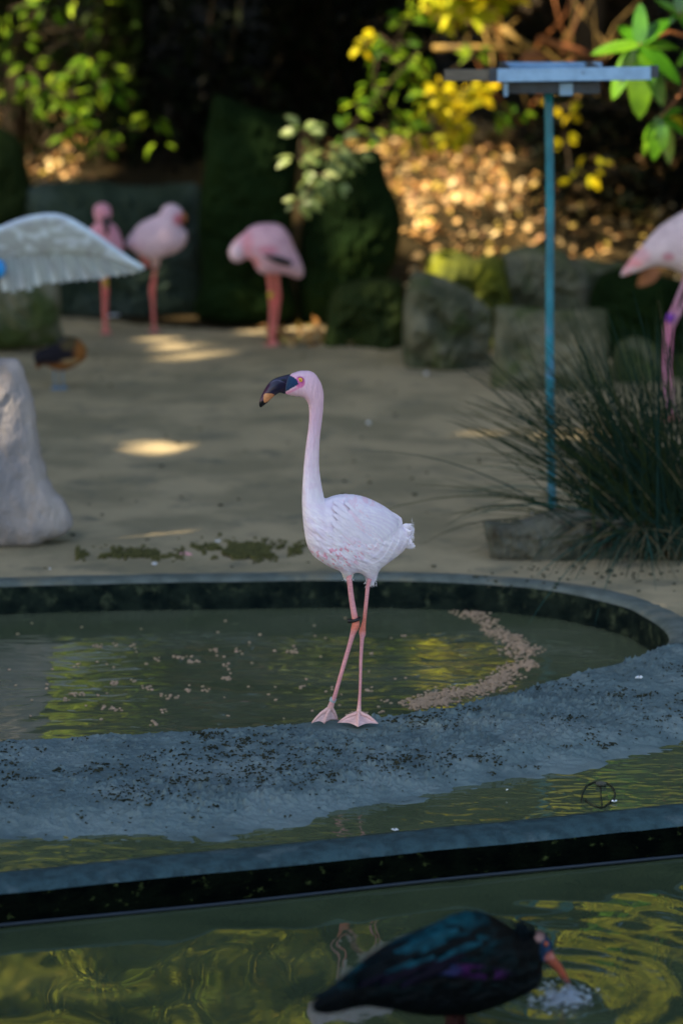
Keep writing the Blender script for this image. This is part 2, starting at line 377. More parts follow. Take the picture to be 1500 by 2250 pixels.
BZ = np.where((V < 0) & (pxs[None, :] <= 1440), BZ*0 - .003 - .5*smooth(0.0, -.16, V) + .01*(n1-.5), BZ)
# rough shoreline at the channel
BZ = BZ + .005*smooth(.75, .95, V)*smooth(1.25, 1.05, V)*(fbm(BX*22, BY*34, 3, 91)-.5)*2
hero_feet = [G(712, 1588), G(788, 1592)]
for c in hero_feet:
    d = np.hypot(BX-c.x, BY-c.y); BZ = np.where(V > -.03, BZ*(1-smooth(.08, .03, d)) + smooth(.08, .03, d)*-.004, BZ)
ny, nx = BX.shape; idx = np.arange(nx*ny).reshape(ny, nx)
ff = np.stack([idx[:-1, :-1].ravel(), idx[1:, :-1].ravel(), idx[1:, 1:].ravel(), idx[:-1, 1:].ravel()], 1)
me = mesh_of('mud_bank', np.stack([BX.ravel(), BY.ravel(), BZ.ravel()], 1).tolist(), ff.tolist(), [M['mud']])
setp(link('mud_bank', me), kind='structure')

# crumbs and strips of dark debris trodden into the mud
def bank_z(x, y):
    j = int(np.clip(np.searchsorted(vs_, 0), 0, 0))
    return -.002
db = MB()
iv = (vs_ > .03) & (vs_ < .97); rows = np.where(iv)[0]; cols = np.where((pxs > -40) & (pxs < 1545))[0]
dens = fbm(BX*4.5, BY*6, 3, 123)
cnt = 0
while cnt < 1350:
    i = int(rs.choice(rows)); j = int(rs.choice(cols))
    if rs.rand() > smooth(.36, .74, dens[i, j])*smooth(1.0, .75, vs_[i])**1.5+.03: continue
    cnt += 1
    c = Vector((BX[i, j], BY[i, j], BZ[i, j]))
    n = rs.randint(3, 9) if rs.rand() < .22 else 1
    for q in range(n):
        L = rs.uniform(.0012, .0048)*(2.0 if rs.rand() < .10 else 1); a = rs.normal(0, .7); wd = rs.uniform(.0008, .0024)*(1.25 if n > 1 else 1)
        cc = c + Vector((rs.normal(0, .009)*(n > 1), rs.normal(0, .010)*(n > 1), 0))
        pts = []
        bend = rs.normal(0, .5)
        for k in range(4):
            t = k/3-.5; aa = a+bend*t
            pts.append(cc+Vector((math.cos(aa)*t*L*2, math.sin(aa)*t*L*2, .0008+rs.uniform(-.0008, .003))))
        db.tube(pts, [wd*.4, wd, wd*.9, wd*.35], 4)
o = db.build('mud_crumbs', M['debris'], flat=True); setp(o, 'dark crumbs and shreds of dirt scattered over the blue grey mud bank', 'dirt', kind='stuff')

# ------------------------------------------------------------------ pond rim, kerb, waters
def sweep(path, prof, name, mats, mids, jitter=0, parent=None):      # path (n,2) ; prof list of (offset outward, z)
    P = np.array(path); T = np.gradient(P, axis=0); T /= np.linalg.norm(T, axis=1)[:, None]+1e-9
    Nn = np.stack([T[:, 1], -T[:, 0]], 1)
    v = []; f = []; mm = []
    k = len(prof)
    for i in range(len(P)):
        for q, (o_, z) in enumerate(prof):
            jo = jitter*(float(fbm(P[i, 0]*9+q, P[i, 1]*9+q*3, 3, 7))-.5)*2
            v.append((P[i, 0]+Nn[i, 0]*(o_+jo), P[i, 1]+Nn[i, 1]*(o_+jo), z+jo*.25))
    for i in range(len(P)-1):
        for q in range(k-1):
            f.append((i*k+q, i*k+q+1, (i+1)*k+q+1, (i+1)*k+q)); mm.append(mids[q])
    me = mesh_of(name, v, f, mats, mm); return link(name, me, parent)
def resample(P, step):
    d = np.r_[0, np.cumsum(np.linalg.norm(np.diff(P, axis=0), axis=1))]; n = int(d[-1]/step)
    t = np.linspace(0, d[-1], n); return np.stack([np.interp(t, d, P[:, 0]), np.interp(t, d, P[:, 1])], 1)
fp = resample(spline(far_w+near_w[:1], 8), .02)[::-1]       # outward = away from pond
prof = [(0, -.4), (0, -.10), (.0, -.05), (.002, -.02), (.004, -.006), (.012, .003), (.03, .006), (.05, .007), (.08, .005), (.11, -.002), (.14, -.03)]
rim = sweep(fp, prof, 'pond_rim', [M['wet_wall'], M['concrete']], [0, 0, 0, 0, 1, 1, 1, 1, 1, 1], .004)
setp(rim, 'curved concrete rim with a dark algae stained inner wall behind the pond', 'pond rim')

kbw = np.array([G(x, y, ZK)[:2] for x, y in kb]); kfw = np.array([G(x, y, ZK)[:2] for x, y in kf])
X_ = np.linspace(-3.4, 3.4, 340)
def spl_interp(X, P):
    c = np.polyfit(P[:, 0], P[:, 1], 3, w=np.where(np.abs(P[:, 0]) < 1.2, 6, 1)); return np.polyval(c, X)
KB = spl_interp(X_, kbw); KF = spl_interp(X_, kfw)
v = []; f = []; mm = []; k = 9
for i, x in enumerate(X_):
    a, b = KB[i], KF[i]; j = .006*(float(fbm(x*8, 1, 3, 4))-.5)
    j2 = .004*(float(fbm(x*30, 5, 3, 8))-.5)
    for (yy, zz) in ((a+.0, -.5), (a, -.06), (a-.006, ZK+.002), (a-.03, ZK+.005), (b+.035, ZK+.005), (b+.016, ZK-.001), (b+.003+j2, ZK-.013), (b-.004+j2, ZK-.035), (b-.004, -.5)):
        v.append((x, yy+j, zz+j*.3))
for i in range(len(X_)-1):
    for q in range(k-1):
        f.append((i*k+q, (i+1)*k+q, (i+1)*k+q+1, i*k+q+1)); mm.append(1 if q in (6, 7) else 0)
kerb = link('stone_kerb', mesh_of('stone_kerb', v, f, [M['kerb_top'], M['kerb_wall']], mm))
setp(kerb, 'long curved kerb with blue grey top and black mossy face in front of the mud', 'kerb')
lb = MB(); lb.tube([(x, KF[i]-.016+.0015*math.sin(x*9), ZL+.006+.0015*math.sin(x*5)) for i, x in enumerate(X_)], .004, 5)
lb.build('liner_edge', M['liner'], kerb)

def sheet(name, poly, z, m, label=None):
    me = bpy.data.meshes.new(name); me.from_pydata([(p[0], p[1], z) for p in poly], [], [tuple(range(len(poly)))])
    me.materials.append(m); me.update(); me.validate()
    if me.polygons[0].normal.z < 0: me.flip_normals()
    return setp(link(name, me), kind='structure')
cen = pond.mean(0)
pe = []
T = np.roll(pond, -1, 0)-np.roll(pond, 1, 0); T /= np.linalg.norm(T, axis=1)[:, None]
sg = 1 if (np.sum(pond[:, 0]*np.roll(pond[:, 1], -1)-np.roll(pond[:, 0], -1)*pond[:, 1]) > 0) else -1
pe = pond + sg*np.stack([T[:, 1], -T[:, 0]], 1)*.04
sheet('pond_water', pe.tolist(), ZP, M['water_pond'])
CHY = curve_y(ch, X_, ZC)
sheet('channel_water', [(x, KB[i]-.03) for i, x in enumerate(X_)]+[(x, max(CHY[i]+.12, KB[i]+.02)) for i, x in list(enumerate(X_))[::-1]], ZC, M['water_channel'])
sheet('lower_pond_water', [(x, KF[i]+.03) for i, x in enumerate(X_)]+[(3.4, 1.9), (-3.4, 1.9)], ZL, M['water_low'])

# ------------------------------------------------------------------ light and shade: what the sun reaches
lit = []
def L_(p, r): lit.append((np.array(p), r))
# dapples on the sand
for px, py, r in ((328, 988, .03), (298, 974, .025), (352, 992, .03), (168, 1085, .03), (405, 786, .04), (365, 762, .045), (440, 776, .03), (335, 744, .04), (1060, 955, .03), (1265, 958, .035), (1335, 965, .03), (1300, 940, .025),
                  (190, 875, .02), (215, 690, .03)): L_(G(px, py), r)
for px, py, r in ((12, 905, .045), (20, 870, .03), (5, 945, .03), (8, 830, .03)): L_(W(px, py, 8.86), r)
# litter slope
for i in range(60):
    px = rnd.gauss(1000, 75); py = rnd.gauss(430, 38); L_(GS(px, py), rnd.uniform(.10, .22))
for i in range(22):
    px = rnd.uniform(860, 1500); py = rnd.uniform(330, 570); L_(GS(px, py), rnd.uniform(.04, .12))
for i in range(26):
    px = rnd.uniform(20, 220); py = rnd.uniform(270, 385); L_(GS(px, py), rnd.uniform(.06, .14))
for px, py, r in ((830, 590, .13), (800, 575, .08), (620, 745, .06), (720, 745, .08), (600, 320, .05), (1040, 590, .09), (1150, 560, .10), (1000, 570, .06), (20, 330, .09)): L_(W(px, py, 13.9), r)
# foliage
for i in range(30):
    px = rnd.uniform(0, 290); py = rnd.uniform(0, 320); L_(W(px, py, 14.9), rnd.uniform(.05, .14))
for i in range(40):
    px = rnd.gauss(960, 85); py = rnd.gauss(190, 80); L_(W(px, py, 14.6), rnd.uniform(.05, .13))
for px, py, r in ((660, 280, .07), (700, 330, .1), (740, 350, .1), (690, 410, .1), (640, 430, .06), (780, 350, .06), (720, 300, .06)): L_(W(px, py, 12.9), r)
for i in range(24):
    px = rnd.uniform(950, 1400); py = rnd.uniform(0, 170); L_(W(px, py, 15.6), rnd.uniform(.05, .12))
for px, py, r in ((1405, 50, .12), (1340, 105, .1), (1440, 120, .12), (1400, 190, .12), (1470, 60, .1), (1480, 190, .08), (1450, 280, .06), (1360, 170, .06)): L_(W(px, py, 11.0), r)
def RF(px, py, zw, Y):                # the place a point of still water mirrors
    d = ray(px, py); t = Y/d.y; return Vector((d.x*t, Y, 2*zw-(H+d.z*t)))
mir = []
for i in range(150): mir.append((0, RF(rnd.uniform(-120, 660), rnd.uniform(2050, 2440), ZL, rnd.uniform(14.8, 16.6)), 26))
for i in range(16): mir.append((0, RF(rnd.uniform(1240, 1560), rnd.uniform(1960, 2200), ZL, rnd.uniform(15, 16.6)), 18))
for i in range(16): mir.append((1, RF(rnd.uniform(110, 320), rnd.uniform(1400, 1620), ZP, rnd.uniform(15, 16)), 20))
for px, py in ((985, 1412), (1005, 1425), (1020, 1415), (1000, 1440), (1060, 1430), (1055, 1450), (1000, 1480)): mir.append((2, RF(px, py, ZP, 14.8), 48))
for px, py in ((700, 1440), (760, 1470), (850, 1430), (890, 1475)): mir.append((1, RF(px, py, ZP, 15.4), 22))
for k_, p_, n_ in mir: L_(p_, .30 if k_ < 2 else .22)
NB = len(lit)-len(mir)
LC = np.array([c for c, r in lit]); LR = np.array([r for c, r in lit]); SV = np.array(SUN)
def open_to_sun(P, pad=0.03, last=None):
    """True where a leaf may stand: it shades none of the sunlit spots"""
    P = np.asarray(P); ok = np.ones(len(P), bool)
    for c, r in zip(LC[:last], LR[:last]):
        d = P-c; t = d@SV; q = d-t[:, None]*SV; ok &= ~((t > .25) & (np.einsum('ij,ij->i', q, q) < (r+pad)**2))
    return ok

def leaf_cloud(P, size, col, up=None, droop=.4, folded=True, aspect=.5, keep_open=False, face=None):
    """numpy: one folded leaf of 4 triangles at each point; returns verts, faces, colours"""
    n = len(P); a = rs.uniform(0, 2*np.pi, n); el = rs.normal(-droop, .5, n)
    D = np.stack([np.cos(a)*np.cos(el), np.sin(a)*np.cos(el), np.sin(el)], 1)
    U = rs.normal(0, .45, (n, 3))
    if face is None: U[:, 2] += 1
    else: U += np.array(face)*1.3
    Sd = np.cross(D, U); Sd /= np.linalg.norm(Sd, axis=1)[:, None]+1e-9
    Nn = np.cross(Sd, D)
    s = (size*rs.uniform(.6, 1.3, n))[:, None] if np.ndim(size) == 0 else size[:, None]
    w_ = s*aspect*.5
    v0 = P; v1 = P+D*s*.45+Sd*w_+Nn*w_*.35; v2 = P+D*s; v3 = P+D*s*.45-Sd*w_+Nn*w_*.35; vm = P+D*s*.5-Nn*0
    V = np.stack([v0, v1, v2, v3, vm], 1).reshape(-1, 3)
    b = np.arange(n)[:, None]*5
    Fc = np.concatenate([b+np.array([[0, 1, 4]]), b+np.array([[1, 2, 4]]), b+np.array([[2, 3, 4]]), b+np.array([[3, 0, 4]])], 1).reshape(-1, 3)
    C = np.repeat(col, 5, axis=0)
    if keep_open:
        VV = V.reshape(-1, 5, 3); ok = np.ones(n, bool)
        for pt in (VV[:, 0], VV[:, 1], VV[:, 2], VV[:, 3], VV[:, 4], (VV[:, 0]+VV[:, 4])/2, (VV[:, 2]+VV[:, 4])/2):
            ok &= open_to_sun(pt, .02)
        if not ok.all():
            return leaf_pick(V, C, ok)
    return V, Fc, C
def leaf_pick(V, C, ok):
    V = V.reshape(-1, 5, 3)[ok].reshape(-1, 3); C = C.reshape(-1, 5, 3)[ok].reshape(-1, 3); b = np.arange(int(ok.sum()))[:, None]*5
    return V, np.concatenate([b+np.array([[0, 1, 4]]), b+np.array([[1, 2, 4]]), b+np.array([[2, 3, 4]]), b+np.array([[3, 0, 4]])], 1).reshape(-1, 3), C
def cloud_obj(name, V, Fc, C, m, parent=None, kind=None):
    me = bpy.data.meshes.new(name); me.vertices.add(len(V)); me.vertices.foreach_set('co', np.asarray(V, np.float32).ravel())
    me.loops.add(len(Fc)*3); me.loops.foreach_set('vertex_index', np.asarray(Fc, np.int32).ravel())
    me.polygons.add(len(Fc)); me.polygons.foreach_set('loop_start', np.arange(len(Fc), dtype=np.int32)*3)
    me.update(calc_edges=True)
    at = me.color_attributes.new('Col', 'FLOAT_COLOR', 'POINT'); a = np.ones((len(C), 4), np.float32); a[:, :3] = C; at.data.foreach_set('color', a.ravel())
    me.materials.append(m); return link(name, me, parent, kind)
def leafcol(n, base, var=.35):
    c = np.array(base)[None, :]*(1+rs.normal(0, var, (n, 1))); c = c*(1+rs.normal(0, .12, (n, 3))); return np.clip(c, .004, .6)

# ------------------------------------------------------------------ trees that close the view and shade the place
def tree(x, y, zg, h, cr, crown_lo, n_cl, per, size, base, label, name='tree', group=None, sq=1.0, lean=0):
    t = empty(name, (x, y, zg), label, 'tree', group)
    tb = MB(); th = zg+h*.75
    pts = [(x+.15*math.sin(k*1.3+x), y+.12*math.cos(k*1.7+y), zg-.2+(th-zg)*k/6) for k in range(7)]
    tb.tube(pts, [.22*(1-k/8) for k in range(7)], 9); tb.build('trunk', M['bark'], t)
    lb_ = MB(); CC = []
    for k in range(n_cl):
        a = rnd.uniform(0, 2*math.pi); u = rnd.uniform(0, 1)**.5; zz = zg+crown_lo+(h-crown_lo)*rnd.random()
        k2 = (zz-zg-crown_lo)/(h-crown_lo); rr = cr*(1-.55*abs(k2-.35)**1.5)*(.35+.65*u)
        c = np.array([x+math.cos(a)*rr, y+math.sin(a)*rr*sq+lean, zz]); CC.append(c)
        if k % 5 == 0:
            s0 = np.array(pts[min(6, 2+k % 5)]); m_ = (s0+c)/2+np.array([0, 0, .15])
            if open_to_sun(np.array([s0+(c-s0)*q_ for q_ in np.linspace(0, 1, 24)]), .05).all(): lb_.tube([s0, m_, c], [.05, .03, .012], 5)
    lb_.build('limbs', M['bark'], t)
    CC = np.array(CC); P = (CC[:, None, :]+rs.normal(0, .28, (n_cl, per, 3))*np.array([1, 1, .7])).reshape(-1, 3)
    clcol = 1+rs.normal(0, .3, n_cl)
    col = leafcol(len(P), base)*np.repeat(clcol, per)[:, None]
    ok = open_to_sun(P); P = P[ok]; col = np.clip(col[ok], .004, .6)
    # gaps are shaped into the crown where sun must reach the chosen spots
    V_, F_, C_ = leaf_cloud(P, size, col, keep_open=True); cloud_obj('crown', V_, F_, C_, M['leaf'], t); return t
gr_shade = 'unseen tall trees shading the enclosure from the left'
for i, (x, y) in enumerate(((-8.0, -.5), (-7.2, 3.0), (-8.2, 6.3), (-7.0, 9.2), (-8.0, 12.4))):  # out of view, added to shade the ground, crowns pierced for sun spots
    tree(x, y, 0, 9.6, 3.3, 3.2, 230, 62, .34, (.05, .085, .02), 'unseen tall shading tree left of the enclosure, ' + ('nearest the camera', 'beside the front kerb', 'beside the round pond', 'beside the open sand', 'beside the far boulders')[i], 'shade_tree', gr_shade)
for i, (x, y) in enumerate(((6.6, 9.0), (6.2, 12.0), (5.6, 14.6))):  # added out of view to keep skylight from the right off the background
    tree(x, y, 0, 9.0, 2.8, 1.6, 170, 55, .30, (.03, .055, .012), 'unseen dark tree right of the enclosure added to block skylight, ' + ('beside the grass tussock', 'beside the stone row', 'beside the glossy leaved shrub')[i], 'sky_block_tree', 'unseen dark trees added to block skylight from the right')
gr_b = 'evergreen trees rising from the dark bank at the back'
bt = [(-4.3, 17.6), (-2.2, 19.5), (-.3, 17.9), (1.7, 19.8), (3.6, 17.9), (-6.2, 20), (5.8, 20.5), (.4, 22.5), (-3.4, 23.5), (3.6, 24)]
for i, (x, y) in enumerate(bt):
    zg = float(base_h(np.array([x]), np.array([y]))[0])
    bs = ((.07, .12, .02), (.05, .10, .02), (.09, .11, .02))[i % 3]
    tree(x, y, zg, rnd.uniform(7.5, 9.5), 2.4, 2.0, 150, 60, .2, bs, 'dark evergreen tree on the bank, ' + ('left of the tall slab', 'behind the bush at upper left', 'behind the upright slabs', 'behind the yellow leaves', 'behind the glossy leaved shrub', 'at the far left end of the row', 'at the far right end of the row', 'deepest in the middle', 'deepest at the left', 'deepest at the right')[i], 'evergreen_tree', gr_b)

for k_, nm_, lb_t, bs in ((0, 'overhanging_tree', 'broad lime green tree leaning over the back of the enclosure', (.55, .58, .05)), (1, 'overhanging_tree', 'thin green tree with sunlit branches above the boulders', (.34, .44, .03)), (2, 'overhanging_tree', 'small yellow leaved tree above the feeding table', (.72, .60, .02))):
    pp = [(p_, n_) for a_, p_, n_ in mir if a_ == k_]
    bx_, by_ = {0: (-2.7, 16.6), 1: (-1.9, 16.9), 2: (1.35, 16.4)}[k_]; zg = float(base_h(np.array([bx_]), np.array([by_]))[0])
    t = empty(nm_, (bx_, by_, zg), lb_t, 'tree'); tb = MB(); top = max(p_.z for p_, n_ in pp)
    tb.tube([(bx_, by_, zg-.2), (bx_+.06, by_, zg+1), (bx_-.05, by_+.05, zg+2.2), (bx_, by_, top)], [.12, .09, .07, .03], 9); tb.build('trunk', M['bark'], t)
    lb2 = MB(); P = []
    for p_, n_ in pp:
        if rnd.random() < .5: lb2.tube([(bx_, by_, max(zg+1.4, p_.z-.9)), (Vector((bx_, by_, p_.z))+p_)/2+Vector((0, 0, -.15)), p_], [.03, .018, .006], 5)
        for q_ in range(n_*(3 if k_ else 4)): P.append(p_+Vector((rnd.gauss(0, .16 if k_ < 2 else .09), rnd.gauss(0, .16), rnd.gauss(0, .11 if k_ < 2 else .06))))
    if lb2.v: lb2.build('limbs', M['bark'], t)
    P = np.array([tuple(p) for p in P]); P = P[open_to_sun(P, .03, NB)]; V_, F_, C_ = leaf_cloud(P, .12, leafcol(len(P), bs, .25), face=SUN); cloud_obj('crown', V_, F_, C_, M['leaf'], t)

for ci, (x, y) in enumerate(((-4.4, 15.6), (-1.4, 15.4), (1.2, 15.2), (4.2, 16.2), (1.8, 18.4))):  # crowns added overhead to cut skylight, so the bank goes dark
    zg = float(base_h(np.array([x]), np.array([y]))[0])
    tree(x if abs(x) > 3 else x, y if abs(x) > 3 else 18.6, zg, 9.4, 3.0, 5.9, 230, 70, .30, (.03, .05, .012), 'high crowned tree added to shade the bank, ' + ('farthest left', 'above the upright slabs', 'above the feeding table', 'farthest right', 'behind the bare twigs')[ci], 'shading_canopy_tree', 'high crowned trees added to shade the bank', lean=(0 if abs(x) > 3 else y-18.6))

# dense dark shrubs along the back
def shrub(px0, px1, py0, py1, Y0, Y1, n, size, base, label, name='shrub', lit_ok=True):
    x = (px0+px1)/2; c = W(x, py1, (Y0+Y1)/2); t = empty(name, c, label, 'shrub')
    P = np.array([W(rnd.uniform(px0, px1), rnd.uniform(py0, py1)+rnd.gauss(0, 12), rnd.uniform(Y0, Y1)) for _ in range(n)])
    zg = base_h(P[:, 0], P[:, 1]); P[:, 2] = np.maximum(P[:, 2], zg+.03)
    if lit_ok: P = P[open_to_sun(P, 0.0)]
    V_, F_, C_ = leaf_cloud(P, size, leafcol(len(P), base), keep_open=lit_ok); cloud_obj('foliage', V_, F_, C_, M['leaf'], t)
    sb = MB()
    for k in range(14):
        a = c+Vector((rnd.uniform(-.1, .1), rnd.uniform(-.1, .1), -.1)); b = W(rnd.uniform(px0, px1), rnd.uniform(py0, py1), rnd.uniform(Y0, Y1))
        sb.tube([a, (a+b)/2+Vector((0, 0, .08)), b], [.012, .008, .003], 5)
    sb.build('stems', M['bark'], t); return t
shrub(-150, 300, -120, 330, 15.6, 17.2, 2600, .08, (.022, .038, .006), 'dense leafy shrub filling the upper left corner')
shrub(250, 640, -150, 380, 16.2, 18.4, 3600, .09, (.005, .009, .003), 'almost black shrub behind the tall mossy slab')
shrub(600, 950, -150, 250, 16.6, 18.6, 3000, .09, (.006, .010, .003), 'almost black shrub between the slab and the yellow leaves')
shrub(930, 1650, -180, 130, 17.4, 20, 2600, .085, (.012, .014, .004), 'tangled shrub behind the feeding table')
shrub(1175, 1690, 200, 462, 14.9, 15.9, 2600, .085, (.006, .008, .003), 'low dark shrub added as shade over the leaf covered bank', lit_ok=False)  # near-black leaves stand in for deep shade on the litter

# ------------------------------------------------------------------ boulders
def inflate(outline, Y0, step=1.5, thick=1.0, shear=0.0, px0=0, relief=None, colf=None, smooth_n=5, closed_spl=True, iters=2600, ysh=0.0, py0=0, cap=None):
    """body from its outline: the depth at each point solves a Poisson equation, so limbs are thin and bellies full"""
    C = spline(outline, 6, True) if closed_spl else np.array(outline, float)
    x0, y0 = C.min(0)-2*step; x1, y1 = C.max(0)+2*step
    gx = np.arange(x0, x1+step, step); gy = np.arange(y0, y1+step, step); GX, GY = np.meshgrid(gx, gy)
    mk = inside(GX, GY, C); h = np.zeros(mk.shape)
    # coarse-to-fine start
    d = dist(GX, GY, C)/step; h = np.where(mk, d*d*.8+d, 0.)
    for k in range(iters):
        s = np.zeros_like(h); s[1:-1, 1:-1] = (h[:-2, 1:-1]+h[2:, 1:-1]+h[1:-1, :-2]+h[1:-1, 2:]+4.0)/4
        h = np.where(mk, h*(-.0)+s, 0.)
    mpp = (W(CX+1, 1125, Y0)-W(CX, 1125, Y0)).x
    D = np.sqrt(np.maximum(h, 0))*step*mpp*thick
    if cap: D = cap*np.tanh(D/cap)
    near = np.zeros_like(mk); near[:-1] |= mk[1:]; near[1:] |= mk[:-1]; near[:, :-1] |= mk[:, 1:]; near[:, 1:] |= mk[:, :-1]
    near[:-1, :-1] |= mk[1:, 1:]; near[1:, 1:] |= mk[:-1, :-1]; near[:-1, 1:] |= mk[1:, :-1]; near[1:, :-1] |= mk[:-1, 1:]
    edge = near & ~mk; use = mk | edge
    # pull the edge nodes onto the outline
    EX, EY = GX.copy(), GY.copy()
    ei = np.argwhere(edge)
    for (j, i) in ei:
        q_ = np.array([GX[j, i], GY[j, i]]); a = C; b = np.roll(C, -1, 0); e = b-a
        t = np.clip(((q_-a)*e).sum(1)/((e*e).sum(1)+1e-9), 0, 1); pr = a+e*t[:, None]; k = np.argmin(((pr-q_)**2).sum(1)); EX[j, i], EY[j, i] = pr[k]
    rel = relief(GX, GY)*np.minimum(1, d/6) if relief else 0*GX
    fr = -np.ones(mk.shape, int); bk = fr.copy(); v = []; pxy = []
    ju, iu = np.where(use)
    for j, i in zip(ju, iu):
        Yc = Y0+shear*(EX[j, i]-px0)+ysh*(EY[j, i]-py0); p = W(EX[j, i], EY[j, i], Yc)
        fr[j, i] = len(v); v.append((p.x, p.y-D[j, i]-rel[j, i], p.z)); pxy.append((EX[j, i], EY[j, i]))
        if mk[j, i]: bk[j, i] = len(v); v.append((p.x, p.y+D[j, i], p.z)); pxy.append((EX[j, i], EY[j, i]))
        else: bk[j, i] = fr[j, i]
    f = []
    ok = use[:-1, :-1] & use[1:, :-1] & use[:-1, 1:] & use[1:, 1:]
    anyin = mk[:-1, :-1] | mk[1:, :-1] | mk[:-1, 1:] | mk[1:, 1:]
    for j, i in np.argwhere(ok & anyin):
        f.append((fr[j, i], fr[j+1, i], fr[j+1, i+1], fr[j, i+1])); b_ = (bk[j, i], bk[j, i+1], bk[j+1, i+1], bk[j+1, i]); f.append(b_)
    pxy = np.array(pxy); c = colf(pxy[:, 0], pxy[:, 1]) if colf else np.ones((len(v), 3))
    return v, f, c.tolist(), (GX, GY, D, gx, gy, mk)
def lerp3(a, b, t): t = np.asarray(t)[..., None]; return np.asarray(a)*(1-t)+np.asarray(b)*t

def rock2(name, outline, Y, cap, m, label, seed, cat='boulder', step=4.0, rough=.06, jag=5):
    o_ = spline(outline, 5, True); T = np.roll(o_, -1, 0)-np.roll(o_, 1, 0); T /= np.linalg.norm(T, axis=1)[:, None]+1e-9
    k = np.arange(len(o_)); nz_ = (fbm(k*.55+seed*9.1, k*0+seed, 3, seed)-.5)*2*jag
    o_ = o_+np.stack([T[:, 1], -T[:, 0]], 1)*nz_[:, None]
    def rel(x, y):
        if name == 'boulder' and seed == 15: return .05*(fbm(x/90, y/150, 3, 5)-.5)+.022*(fbm(x/26, y/40, 4, 8)-.5)
        a = fbm(x/70+seed, y/60+seed*2, 3, seed)-.5; b = fbm(x/17, y/14, 4, seed+3)-.5
        f1 = np.abs((fbm(x/48+seed*3, y/90, 2, seed+5)*5) % 1-.5)
        return rough*(1.5*a+.5*b+.5*(f1-.25))
    v, f, c, _ = inflate([tuple(p) for p in o_], Y+cap, step, 1.0, 0, 0, rel, None, closed_spl=False, iters=500, cap=cap)
    o = link(name, mesh_of(name, v, f, [m])); return setp(o, label, cat)
rock2('rock_slab', [(440, 700), (444, 600), (436, 500), (446, 380), (455, 290), (468, 222), (482, 208), (520, 222), (580, 242), (640, 248), (662, 266), (655, 330), (642, 480), (636, 600), (642, 704)], 13.9, .22, M['darkrock'], 'tall upright dark green mossy slab behind the preening flamingo', 1)
rock2('rock_slab', [(662, 715), (652, 600), (668, 470), (690, 380), (740, 345), (800, 330), (838, 335), (848, 400), (872, 440), (880, 500), (862, 590), (810, 650), (750, 700), (700, 722)], 13.95, .22, M['darkrock'], 'second upright mossy slab just left of the sunlit leaf litter', 2)
rock2('boulder', [(-60, 480), (-64, 330), (-30, 290), (0, 283), (35, 300), (55, 350), (62, 480)], 14.4, .2, M['mossy'], 'rounded mossy boulder top at the left edge above the white wing', 3)
rock2('boulder', [(36, 705), (58, 560), (55, 430), (80, 404), (200, 398), (300, 410), (400, 404), (440, 412), (448, 520), (442, 640), (438, 705)], 14.35, .25, M['wallrock'], 'wide low dark boulder behind the two standing flamingos', 4)
rock2('boulder', [(-80, 756), (-82, 640), (0, 618), (60, 612), (125, 622), (132, 700), (126, 754)], 13.0, .16, M['greyrock'], 'grey green block below the white wing at the left edge', 5)
rock2('boulder', [(712, 786), (720, 700), (733, 636), (790, 616), (860, 612), (884, 632), (893, 700), (884, 790), (800, 784)], 13.2, .2, M['mossy'], 'low sloping boulder right of the upright slabs', 6, rough=.12)
rock2('boulder', [(892, 826), (886, 720), (896, 626), (925, 596), (1010, 628), (1066, 668), (1078, 700), (1077, 780), (1068, 838), (980, 838)], 12.5, .22, M['greyrock'], 'grey boulder left of the dark gap in the stone row', 7, rough=.12)
rock2('boulder', [(920, 775), (934, 592), (950, 556), (1000, 548), (1040, 566), (1092, 560), (1112, 600), (1110, 775)], 13.1, .18, M['yellowmoss'], 'boulder capped with yellow green moss above the stone row', 8, rough=.12)
rock2('boulder', [(1086, 775), (1090, 600), (1108, 556), (1160, 540), (1230, 545), (1270, 580), (1294, 622), (1298, 775)], 13.2, .2, M['greyrock'], 'rounded pale topped boulder directly behind the blue pole', 9, rough=.12)
rock2('stone_block', [(1086, 862), (1083, 770), (1086, 690), (1096, 671), (1200, 676), (1320, 679), (1333, 700), (1335, 780), (1331, 868), (1200, 872)], 12.0, .10, M['greyrock'], 'square cut stone block behind the blue pole', 10, 'stone block', rough=.05, jag=3)
rock2('boulder', [(1236, 770), (1248, 602), (1272, 566), (1320, 576), (1370, 580), (1402, 622), (1406, 770)], 13.45, .2, M['greyrock'], 'pale sloping boulder right of the blue pole', 11, rough=.12)
rock2('boulder', [(1290, 866), (1290, 700), (1312, 612), (1380, 590), (1440, 602), (1520, 622), (1650, 640), (1655, 866)], 12.9, .25, M['darkrock'], 'large dark boulder behind the legs of the right hand flamingo', 12)
rock2('boulder', [(1336, 868), (1342, 792), (1362, 752), (1400, 741), (1440, 762), (1453, 802), (1457, 868)], 12.2, .14, M['greyrock'], 'small grey boulder beside the square stone block', 13)
rock2('boulder', [(1430, 885), (1440, 802), (1480, 780), (1600, 770), (1700, 800), (1704, 885)], 12.3, .16, M['mossy'], 'mossy boulder at the right edge behind the grass', 14)
rock2('boulder', [(-230, 1205), (-215, 1000), (-130, 860), (-50, 800), (0, 787), (34, 792), (56, 816), (72, 880), (86, 960), (102, 1036), (126, 1082), (157, 1128), (152, 1166), (110, 1184), (40, 1200)], 8.72, .17, M['palerock'], 'pale sunlit rock leaning into the left edge of the picture', 15, step=2.5, rough=.02)
rock2('stone_trough', [(1084, 1250), (1072, 1205), (1063, 1162), (1070, 1146), (1120, 1150), (1170, 1134), (1240, 1116), (1330, 1128), (1430, 1150), (1436, 1246), (1300, 1250), (1180, 1246), (1120, 1240)], 8.62, .09, M['trough'], 'broken grey stone slab lying at the foot of the grass tussock', 16, 'stone', step=3, rough=.03, jag=3)

